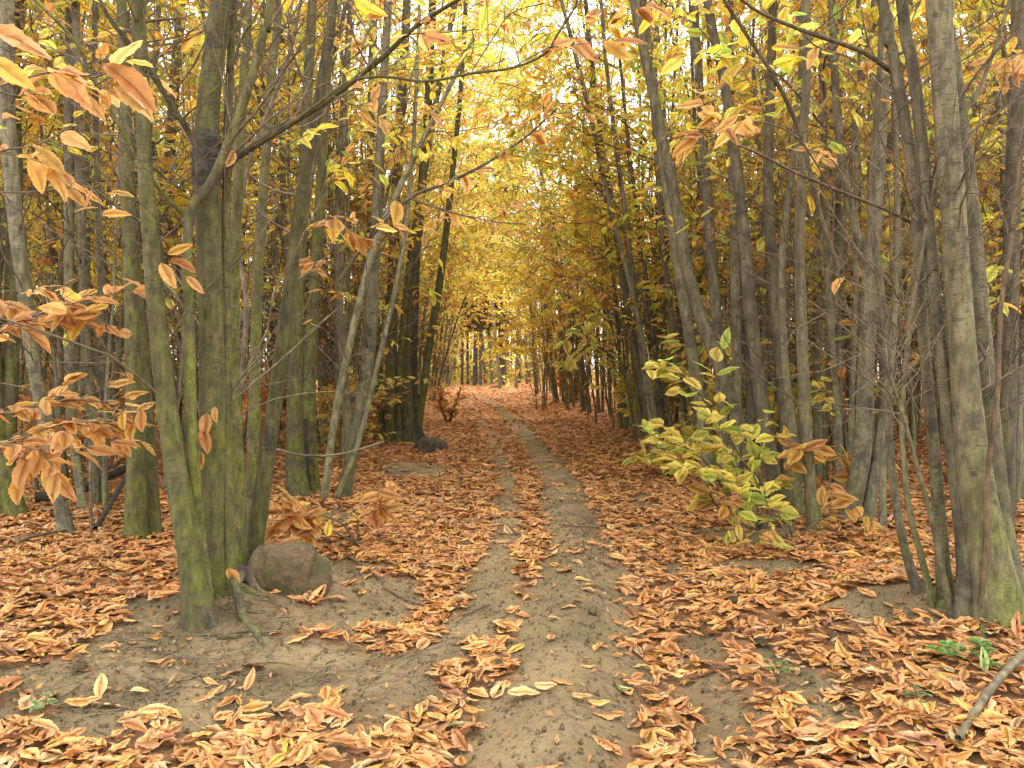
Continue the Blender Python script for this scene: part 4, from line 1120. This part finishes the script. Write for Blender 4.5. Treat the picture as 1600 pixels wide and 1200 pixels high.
# a leafing shoot before the twin trunks
tt_, bq, _ = keyed_tree((142, 838), 'dark leafing shoot standing before the grey poles at left', [
    S_((143, 838, 5), (142, 780, 5), (143, 720, 5), (160, 680, 4), (200, 630, 3), ext=False)], mat=M_TWIG, twig=(0, 0), flare=.1, sides=6, name='chestnut_sapling', cat='sapling')
spray(tt_, [(143, 720), (120, 690), (90, 680)], 4.9, 4.8, 3, 2, 8, .15, 'tan', droop=.5)
spray(tt_, [(160, 680), (190, 690), (222, 690)], 4.9, 4.9, 3, 2, 8, .15, 'tan', droop=.5)
# sprays on the big left clump
spray(tA, [(296, 370), (284, 384), (268, 395)], 3.95, 3.6, 3, 2, 0, .13, 'tan')
o = spray(tA, [(300, 400), (290, 405), (270, 402)], 3.7, 3.6, 2, 2, 0, .13, 'tan')
for (px, py, dx, dz, sz) in ((262, 398, 1, .5, .12), (266, 404, .9, -.45, .13), (252, 410, .45, -.9, .13), (290, 432, .8, -.7, .11)):
    single_leaf(o, P(px, py, 3.6), np.array([dx, .1, dz]), np.array([.2, -.7, .6]), sz, 'tan')
o = spray(tA, [(330, 640), (322, 646), (320, 652)], 3.9, 3.8, 2, 2, 0, .13, 'orange')
for (px, py, dx, dz, sz) in ((322, 645, 0, -1, .12), (318, 668, .15, -1, .13), (334, 635, .2, -1, .08), (311, 705, .2, -1, .09), (220, 640, .1, -1, .11), (355, 888, .6, -.8, .1), (313, 960, .1, -1, .06), (366, 235, -.4, -1, .09)):
    single_leaf(o, P(px, py, 3.85), np.array([dx, -.1, dz]), np.array([.2, -.9, .2]), sz, 'orange')
single_leaf(o, P(292, 900, 3.85), np.array([.0, -.1, -1.]), np.array([.2, -.9, .2]), .075, 'yellow')
spray(tA, [(560, 120), (620, 60), (700, 50), (760, 45)], 3.6, 3.9, 2.5, 2, 11, .13, 'orange', droop=.5, twigs=4)
spray(tA, [(800, 106), (850, 78), (890, 60), (940, 60)], 3.3, 3.6, 2.5, 2, 15, .16, 'orange', droop=.3, twigs=3)
spray(tA, [(735, 115), (770, 60), (800, 20), (850, 5)], 3.4, 3.6, 2.5, 2, 10, .15, 'yellow', droop=.4, twigs=3)
spray(tA, [(520, 150), (560, 165), (600, 150), (640, 155)], 3.7, 3.9, 2.5, 2, 9, .13, 'orange', droop=.5, twigs=3)
spray(tA, [(560, 120), (570, 60), (600, 20), (620, 0)], 3.6, 3.9, 2, 2, 8, .13, 'orange', droop=.5, twigs=3)
spray(tA, [(440, 230), (470, 215), (490, 205)], 3.9, 4.0, 2, 2, 6, .12, 'yellow', droop=.4)
# branch crossing to the right in the middle distance with leaves
tF, bF, _ = keyed_tree((560, 735), 'chestnut sending a long leafy branch up and right across the track, left side', [
    S_((548, 738, 14), (540, 620, 14), (530, 500, 13), (528, 350, 12), (535, 200, 11), (548, 0, 9))], mat=M_BARK, twig=(8, .3))
spray(tF, [(530, 440), (575, 375), (640, 310), (700, 285), (760, 255), (820, 215), (870, 170)], 6.6, 5.6, 7, 3, 22, .15, 'orange', droop=.5, twigs=6, t0=.4, mat=M_BARK)
spray(tF, [(575, 375), (560, 345), (530, 340), (500, 350)], 6.0, 5.6, 3, 2, 13, .17, 'orange', droop=.5, twigs=3)
spray(tF, [(575, 375), (590, 350), (605, 335)], 6.0, 5.6, 3, 2, 8, .17, 'orange', droop=.5, twigs=2)
spray(tF, [(640, 310), (700, 330), (760, 345), (820, 350)], 6.0, 6.2, 3, 2, 14, .14, 'orange', droop=.5, twigs=4)
spray(tF, [(540, 560), (520, 490), (500, 440), (480, 430)], 6.4, 6.0, 3, 2, 10, .14, 'orange', droop=.5, twigs=2)

# overhead / right sprays near the frame top
tS, bS, _ = keyed_tree((1310, 760), 'straight thin chestnut with yellow green upper leaves right of the leaning stems', [
    S_((1312, 762, 13), (1306, 640, 12), (1296, 480, 12), (1290, 300, 11), (1286, 120, 10), (1280, 0, 9))], mat=M_BARK, twig=(12, .3))
spray(tS, [(1288, 200), (1230, 130), (1170, 90), (1120, 90)], 7.0, 4.6, 4, 2, 14, .17, 'yellow', droop=.4, twigs=4, t0=.5)
spray(tS, [(1288, 160), (1290, 90), (1340, 60), (1390, 70)], 7.0, 5.0, 4, 2, 12, .17, 'yellow', droop=.4, twigs=4, t0=.5)
spray(tR, [(1490, 200), (1530, 150), (1570, 100), (1600, 80)], 4.3, 4.5, 3, 2, 14, .16, 'orange', droop=.4, twigs=4, t0=.3)
spray(tR, [(1240, 40), (1280, 75), (1330, 90)], 3.8, 4.0, 2, 1.5, 8, .13, 'orange', droop=.4, twigs=2, t0=.2)
# orange and gold mid-distance sprays to the right of the track
tO, bO, _ = keyed_tree((1030, 705), 'thin chestnut leaning over the track carrying bright orange sprays at right', [
    S_((1028, 706, 12), (1004, 600, 12), (985, 520, 11), (972, 420, 10), (950, 300, 9), (930, 150, 8), (915, 0, 7))], mat=M_BARK, twig=(8, .3))
for pts_, n_, pal_ in (([(985, 520), (950, 470), (910, 440), (870, 430)], 26, 'orange'), ([(985, 500), (950, 490), (920, 500), (895, 520)], 20, 'bush'),
                       ([(980, 480), (1010, 450), (1040, 450), (1070, 470)], 18, 'yellow'), ([(960, 560), (930, 540), (905, 550), (885, 575)], 22, 'bush')):
    spray(tO, pts_, 11.0, 10.3, 3, 2, n_, .19, pal_, droop=.35, twigs=12)
# golden sprays farther over the track
tG, bG, _ = keyed_tree((868, 628), 'far chestnut whose golden sprays hang over the end of the track from the right', [
    S_((868, 628, 7), (862, 560, 6), (855, 480, 6), (850, 380, 5), (846, 250, 5))], mat=M_BARK, twig=(8, .3))
gp = Batch(); b_ = []; LPs = []
for (x0, y0, x1, y1, nn) in ((860, 470, 790, 480, 90), (858, 500, 780, 530, 90), (858, 540, 750, 560, 70), (856, 440, 770, 440, 110), (860, 400, 790, 400, 100), (860, 520, 900, 500, 60), (700, 430, 790, 450, 70), (830, 555, 770, 545, 50)):
    d_ = 26.0
    tx = RG.uniform(0, 1, nn) ** .8
    for q in range(nn):
        LPs.append(P(x0 + (x1 - x0) * tx[q], y0 + (y1 - y0) * tx[q] + RG.normal() * 3 - 10 * math.sin(tx[q] * 3.1), d_ + RG.normal() * .8))
LPs = np.array(LPs); m = len(LPs)
put_leaves(gp, TM, LPs - bG, RG.normal(size=(m, 3)) * [1, 1, .3] + [0, 0, -.35], np.array([0, 0, 1.]) + RG.normal(size=(m, 3)) * .3, RG.uniform(.2, .3, m), pick('yellow', m))
link('golden_sprays', gp.mesh('golden_sprays', M_LEAF), tG, kind='stuff')

# ------------------------------------------------------------------ bushes of young shoots
def bush(anchor, label, shoots, nleaf, size, pal, group=None, mixpal=None, name='chestnut_bush'):
    bp, d = onground(*anchor)
    t = empty(name, bp, label, 'bush', group)
    for sh in shoots:
        pts, d0, d1, nl = sh[:4]
        pl_ = sh[4] if len(sh) > 4 else pal
        spray(t, pts, d0, d1, 4, 2, nl, size, pl_, droop=.18, twigs=max(3, nl // 3), t0=.35)
    return t
bush((1185, 835), 'leafy yellow and orange chestnut bush at the right edge of the track', [
    ([(1190, 835), (1170, 740), (1110, 640), (1060, 580), (1010, 560)], 6.0, 5.4, 16, 'bush'),
    ([(1190, 835), (1160, 760), (1130, 680), (1120, 610)], 6.0, 5.8, 20, 'bush'),
    ([(1190, 835), (1140, 770), (1090, 710), (1040, 690)], 6.0, 5.6, 24, 'bush'),
    ([(1190, 835), (1150, 790), (1110, 740), (1060, 730)], 6.0, 5.4, 22, 'bush'),
    ([(1190, 835), (1180, 760), (1190, 690), (1200, 640)], 6.0, 6.0, 14, 'bush'),
    ([(1190, 835), (1190, 780), (1170, 730), (1130, 700)], 6.0, 5.6, 20, 'bush'),
    ([(1190, 835), (1220, 770), (1240, 720), (1250, 700)], 6.0, 5.7, 14, 'orange'),
    ([(1190, 835), (1130, 800), (1110, 770), (1140, 780)], 6.0, 5.5, 14, 'orange')], 0, .18, 'bush')
taken(1185, 835, .6)
bush((1235, 850), 'low spreading chestnut shoot with yellow tips in front of the grey clump', [
    ([(1240, 850), (1215, 815), (1180, 800), (1150, 800)], 5.6, 5.2, 14, 'bush'),
    ([(1240, 850), (1230, 815), (1200, 800), (1230, 800)], 5.6, 5.3, 12, 'bush'),
    ([(1240, 850), (1270, 820), (1310, 800), (1345, 790)], 5.6, 5.4, 14, 'orange'),
    ([(1240, 850), (1200, 835), (1180, 830), (1190, 835)], 5.6, 5.1, 8, 'orange')], 0, .16, 'bush')
bush((1340, 830), 'orange leaved shoots among the tilted trunks right of the low bush', [
    ([(1340, 830), (1330, 760), (1320, 720), (1290, 700)], 6.4, 6.2, 14, 'orange'),
    ([(1340, 830), (1350, 740), (1380, 700), (1400, 690)], 6.6, 6.6, 14, 'orange'),
    ([(1340, 830), (1350, 730), (1330, 660), (1290, 610)], 7.0, 7.4, 18, 'bush')], 0, .17, 'orange')
bush((490, 838), 'low orange chestnut sprays spread just right of the earth covered stump', [
    ([(560, 850), (530, 815), (480, 800), (440, 795)], 5.6, 5.3, 24, 'tan'),
    ([(560, 850), (560, 815), (580, 800), (600, 795)], 5.6, 5.4, 16, 'tan'),
    ([(560, 850), (520, 830), (500, 815), (470, 812)], 5.5, 5.2, 18, 'tan')], 0, .18, 'tan')
bq = [((560, 690), [(560, 600), (520, 620), (600, 620), (575, 650)], 'rusty leaved young shoots behind the slanting stem, left of the trunk bundle', 8.8),
      ((700, 662), [(690, 600), (720, 605), (700, 640), (690, 620)], 'small orange leaved shoot at the left edge of the track beyond the stump', 16),
      ((590, 670), [(590, 570), (560, 590), (620, 600), (560, 560)], 'tall rusty shoots behind the tight bundle of trunks', 12),
      ((60, 770), [(60, 690), (120, 640), (20, 600), (170, 600)], 'orange leaved shoots low among the poles at far left', 7.5),
      ((640, 665), [(660, 610), (640, 600), (620, 640), (600, 600)], 'orange shoots filling the gap behind the black stump', 14),
      ((1080, 745), [(1060, 700), (1040, 720), (1090, 690), (1020, 705)], 'small yellowish bush on the ground before the far row of right clumps', 9.5),
      ((170, 740), [(190, 640), (150, 600), (180, 560), (210, 690)], 'rusty shoots seen between the poles and the twin trunks', 9)]
for (anc, tips, lab, dd_) in bq:
    p, d = onground(*anc)
    bush(anc, lab, [([anc, ((anc[0] + a) / 2 + RG.normal() * 5, (anc[1] + b) / 2), (a, b)], d, d, 26, 'bush' if 'yellow' in lab else 'tan') for (a, b) in tips], 0, .19, 'orange')

# scattered understorey shoots inside the wood
UG = []
for sd in range(4):
    rg = np.random.default_rng(300 + sd)
    n = 9; az = rg.uniform(0, 6.28, n)
    C = grow(np.zeros((n, 3)), np.stack([np.cos(az) * .5, np.sin(az) * .5, np.ones(n)], -1), rg.uniform(.8, 2.2, n), 9, .01, .12, rg)
    BC, BR, TC, TR, p, Dl, Ul, Ls = sprout(rg, list(C), [np.linspace(.009, .004, 9)] * n, 6, .2, leafp=None, twn=2, lpt=6, blen=(.2, .7), leaf=(.13, .2))
    tb = Batch(); tubes(tb, C, np.full((n, 1), .008) * np.linspace(1, .4, 9), 5); tubes(tb, BC, BR * .7, 4); tubes(tb, TC, TR, 3)
    lb = Batch(); put_leaves(lb, TM, p, Dl, Ul, Ls, pick(['orange', 'orange', 'bush', 'tan'][sd], len(p), rg), rg)
    UG.append((tb.mesh('shoots', M_TWIG), lb.mesh('foliage', M_LEAF)))
cnt = 0; tries = 0
ug = []; URANK = {}; UL = []
while cnt < 48 and tries < 5000:
    tries += 1
    y = math.sqrt(random.uniform(8 ** 2, 30 ** 2)); x = random.uniform(-.72, .72) * y
    if abs(x - track_c(y)) < 2.0: continue
    if any((x - a) ** 2 + (y - b) ** 2 < .7 ** 2 for a, b in ug): continue
    ug.append((x, y)); cnt += 1
for x, y in sorted(ug, key=lambda q: q[1]):
    mk = mark_of(x, y); URANK[mk] = URANK.get(mk, -1) + 1
    k = random.choice([0, 2, 2, 2, 3]); sd = 'left' if x < 0 else 'right'
    t = empty('chestnut_bush', (x, y, float(ground_h(x, y))), f'{"golden" if k == 2 else "rusty orange"} leaved shoots, {ORD[min(URANK[mk], 19)]} ones back behind the {mk}', 'bush', f'leafy shoots between the clumps in the {sd} wood')
    t.rotation_euler = (0, 0, random.uniform(0, 6.28)); s_ = random.uniform(.7, 1.2); t.scale = (s_, s_, s_)
    link('shoots', UG[k][0], t, kind='stuff'); link('foliage', UG[k][1], t, kind='stuff')

# ------------------------------------------------------------------ small things on the ground
def stick(pts, w0, w1, label, lift=.012, mat=M_TWIG, cat='stick', name='fallen_stick', free=False, hs=None):
    rows = []
    for i, (px, py) in enumerate(pts):
        p, d = onground(px, py); t = i / (len(pts) - 1)
        rows.append((p[0], p[1], p[2] + lift + (hs[i] if hs else 0), (w0 + (w1 - w0) * t) * d / F / 2))
    c = smooth_curve(rows, 6); b = Batch(); o = c[0, :3].copy()
    tubes(b, c[:, :3] - o, c[:, 3], 8, lump=.08)
    return link(name, b.mesh(name, mat), None, None, label, cat, None, o)
stick([(1497, 1178), (1520, 1140), (1548, 1098), (1580, 1060), (1612, 1030)], 11, 13, 'thick bare stick lying on the leaves at the lower right corner', .05, M_TWIG)
stick([(722, 965), (740, 958), (765, 948)], 4, 3, 'short dark stick lying across the left rut', .012)
stick([(600, 920), (625, 935), (655, 948)], 4, 3, 'dark stick on the bare bank left of the track', .012)
stick([(880, 822), (905, 824), (935, 826)], 3, 2, 'thin twig lying across the pale right strip of the track', .012)
stick([(500, 842), (540, 870), (575, 895), (600, 915)], 4, 3, 'long thin stick sloping down from the old stump to the track', .02)
stick([(20, 860), (60, 848), (110, 838)], 5, 4, 'pale stick among leaves beside the leaning left stem', .05)
stick([(55, 800), (110, 795), (160, 770), (205, 745)], 16, 12, 'fallen dark log lying behind the poles at far left', .12, M_DARK, 'log', 'fallen_log')
stick([(150, 835), (175, 800), (200, 770), (215, 755)], 9, 7, 'dark slanting dead bough leaning by the twin trunks', .04, M_DARK, 'log', 'fallen_log', hs=[0, .05, .12, .2])
stick([(385, 1170), (400, 1174), (430, 1182)], 5, 3, 'small brown twig at the bottom left among leaves', .015)
stick([(768, 608), (790, 603)], 2.5, 2, 'small log lying at the foot of the far pine', .1, M_DARK, 'log', 'fallen_log')
stick([(764, 584), (790, 592)], 3, 3, 'pale fallen bough leaning between the pines at the end of the track', .3, M_BARKR, 'log', 'fallen_log', hs=[1.0, .1])

# leaves that stand out by themselves
def lone(px, py, size, yaw, label, col, up=(0, 0, 1), lift=.015, cat='leaf', T=None, mat=M_LITTER, dz=0.):
    p, d = onground(px, py); v, tri, uv = (T or TN)[RG.integers(len(T or TN))]
    b = Batch(); b.add(v - np.array([0, .5, 0]), f3=tri, uv=uv, col=np.repeat(np.array([col]), len(v), 0))
    o = link('fallen_leaf', b.mesh('fallen_leaf', mat), None, None, label, cat)
    place(o, frames(np.array([[math.cos(yaw), math.sin(yaw), dz]]), np.array([up], float))[0], p + [0, 0, lift], size)
    return o
TAN = (.66, .36, .14); OR = (.60, .27, .08); GR = (.20, .30, .08)
lone(714, 1140, .105, .3, 'torn pale green leaf at the lower middle of the track', (.26, .34, .12))
lone(975, 1082, .07, -.6, 'small green leaf among litter right of the central ridge', (.16, .30, .10))
lone(716, 882, .09, .5, 'dull green leaf left of the left rut', (.36, .40, .14))
lone(1166, 815, .12, .5, 'grey green leaf on the litter right of the track below the bush', (.30, .36, .12))
lone(1537, 1050, .11, 1.3, 'upright green leaf beside the clover at lower right', (.22, .33, .09), (0, -.8, .6), .05, dz=1.2)
lone(818, 1090, .125, .1, 'pale tan leaf curled alone on the bare soil of the central ridge', TAN, (0, -.35, 1), .022)
lone(852, 1078, .09, 0., 'small tan leaf just right of the curled one on the central ridge', TAN, (0, -.4, 1), .02)
lone(861, 1000, .075, 1.5, 'small reddish leaf flat on the middle of the central ridge', (.50, .22, .09))
lone(910, 908, .10, .2, 'orange leaf lying alone across the pale ridge', OR, (0, -.3, 1))
lone(892, 866, .08, .1, 'little orange leaf on the pale ridge further up the track', OR, (0, -.3, 1))
lone(785, 848, .11, 0., 'brown orange leaf lying across the left bare strip', OR, (0, -.3, 1))
lone(157, 1088, .115, 2.0, 'big tan leaf standing up on the bare bank at lower left', TAN, (.4, -.8, .5), .05, dz=.9)
lone(130, 1105, .13, .4, 'ragged tan leaf under the standing one at lower left', OR, (0, -.5, 1), .03)
lone(243, 1115, .10, .2, 'long tan leaf lying flat on the bare bank', TAN, (0, -.35, 1), .02)
lone(244, 1142, .10, 2.2, 'rounded toothed tan leaf below the long one on the bank', TAN, (0, -.5, 1), .03)
lone(390, 1076, .10, 1.5, 'upright narrow orange leaf alone on the ochre bank', OR, (0, -.8, .6), .04, dz=1)
lone(218, 1085, .07, .3, 'small pale yellow leaf in the middle of the bank', (.70, .50, .2), (0, -.4, 1), .02)
lone(350, 1125, .09, .9, 'orange leaf tipped on its edge on the lower bank', OR, (0, -.6, 1), .02)
lone(362, 1163, .15, .1, 'long tan leaf at the bottom edge left of the track', TAN, (0, -.35, 1), .02)
lone(1155, 1042, .13, .1, 'flat orange leaf on dark soil right of the track', OR, (0, -.3, 1), .02)
lone(1092, 968, .08, 0., 'bright orange leaf on the right bare strip', (.68, .30, .05), (0, -.3, 1), .015)
lone(1580, 958, .13, 1.9, 'upright tan leaf before the foot of the big right trunk', TAN, (.2, -.9, .3), .1, dz=2.4)
lone(1588, 1000, .13, 1.2, 'lower upright orange leaf at the right edge below the big trunk', OR, (.4, -.9, .2), .06, dz=2)

# yellow leaf on a thin stalk beside the old stump
p, d = onground(495, 880)
t = empty('leaf_stalk', p, 'thin green stalk with one yellow leaf standing beside the old stump', 'seedling')
b = Batch(); c = branch_px([(495, 880), (502, 862), (512, 838)], d, d, 2.5, 2); tubes(b, c[:, :3] - p, c[:, 3], 6); link('stalk', b.mesh('stalk', M_BARKG), t)
o = single_leaf(t, P(510, 838, d), np.array([.25, 0, 1.]), np.array([.1, -1, .1]), .11, 'yellow')

# small green plants
M_GREEN = leaf_mat('green_leaf', .35, .5)
def herb(px, py, label, n, r, leaf, col):
    p, d = onground(px, py)
    t = empty('green_plant', p, label, 'plant')
    mats = []
    b = Batch(); v, tri, uv = leaf_near(RG, 5, .7, .2, .3, .1); b.add(v, f3=tri, uv=uv, col=np.repeat(np.array([col]), len(v), 0)); me = b.mesh('leaf', M_GREEN)
    sb_ = Batch()
    for i in range(n):
        az = RG.uniform(0, 6.28); rr = r * math.sqrt(RG.uniform()); h = RG.uniform(.03, .09)
        q = np.array([math.cos(az) * rr, math.sin(az) * rr, h])
        tubes(sb_, np.array([[0, 0, 0], q * [.5, .5, .7], q]), np.array([.0015, .0013, .001]), 4)
        for j in range(3):
            a = az + j * 2.09
            o = link('leaf', me, t); place(o, frames(np.array([[math.cos(a), math.sin(a), .1]]), np.array([[RG.normal() * .3, -.4, 1.]]))[0], q, leaf * RG.uniform(.8, 1.2))
    link('stems', sb_.mesh('stems', M_BARKG), t, kind='stuff')
herb(1505, 1040, 'bright green clover like plant at the foot of the big right clump', 9, .10, .05, (.10, .25, .04))
herb(1215, 1068, 'small dark green moss tuft on the soil at right', 8, .05, .022, (.09, .15, .03))
herb(1432, 1108, 'tiny green sprig poking through the leaves at lower right', 5, .04, .025, (.10, .16, .05))
herb(68, 1118, 'tiny green seedling on the dark soil at lower left', 4, .06, .03, (.12, .25, .08))
herb(8, 790, 'green leaves at the foot of the left edge pair', 5, .1, .1, (.2, .32, .06))

# spiny chestnut husks
def husk(px, py, label, r=.028):
    p, d = onground(px, py); n = 260
    dirs = unit(RG.normal(size=(n, 3))); b = Batch()
    tubes(b, np.stack([dirs * r * .6, dirs * r], 1), np.tile([[.0012, .0003]], (n, 1)), 3)
    t = link('chestnut_husk', None, None, None, label, 'chestnut husk', 'spiny husks lying on the ground', p + [0, 0, .02])
    link('spines', b.mesh('spines', M_REDB), t, kind='stuff')
    link('shell', lump_mesh((0, 0, 0), (r * .7, r * .7, r * .6), 5, M_EARTH, 'shell', .1, 14, 10), t)
husk(782, 1046, 'brown spiny chestnut husk lying on the central ridge')
husk(1146, 944, 'spiny chestnut husk on the dark soil right of the track')
husk(1300, 1000, 'spiny husk half buried in the right hand leaves')
husk(125, 1050, 'dark spiny husk where leaves meet the bare bank at left', .035)
husk(1190, 1010, 'spiny husk near the inner edge of the right hand leaves')
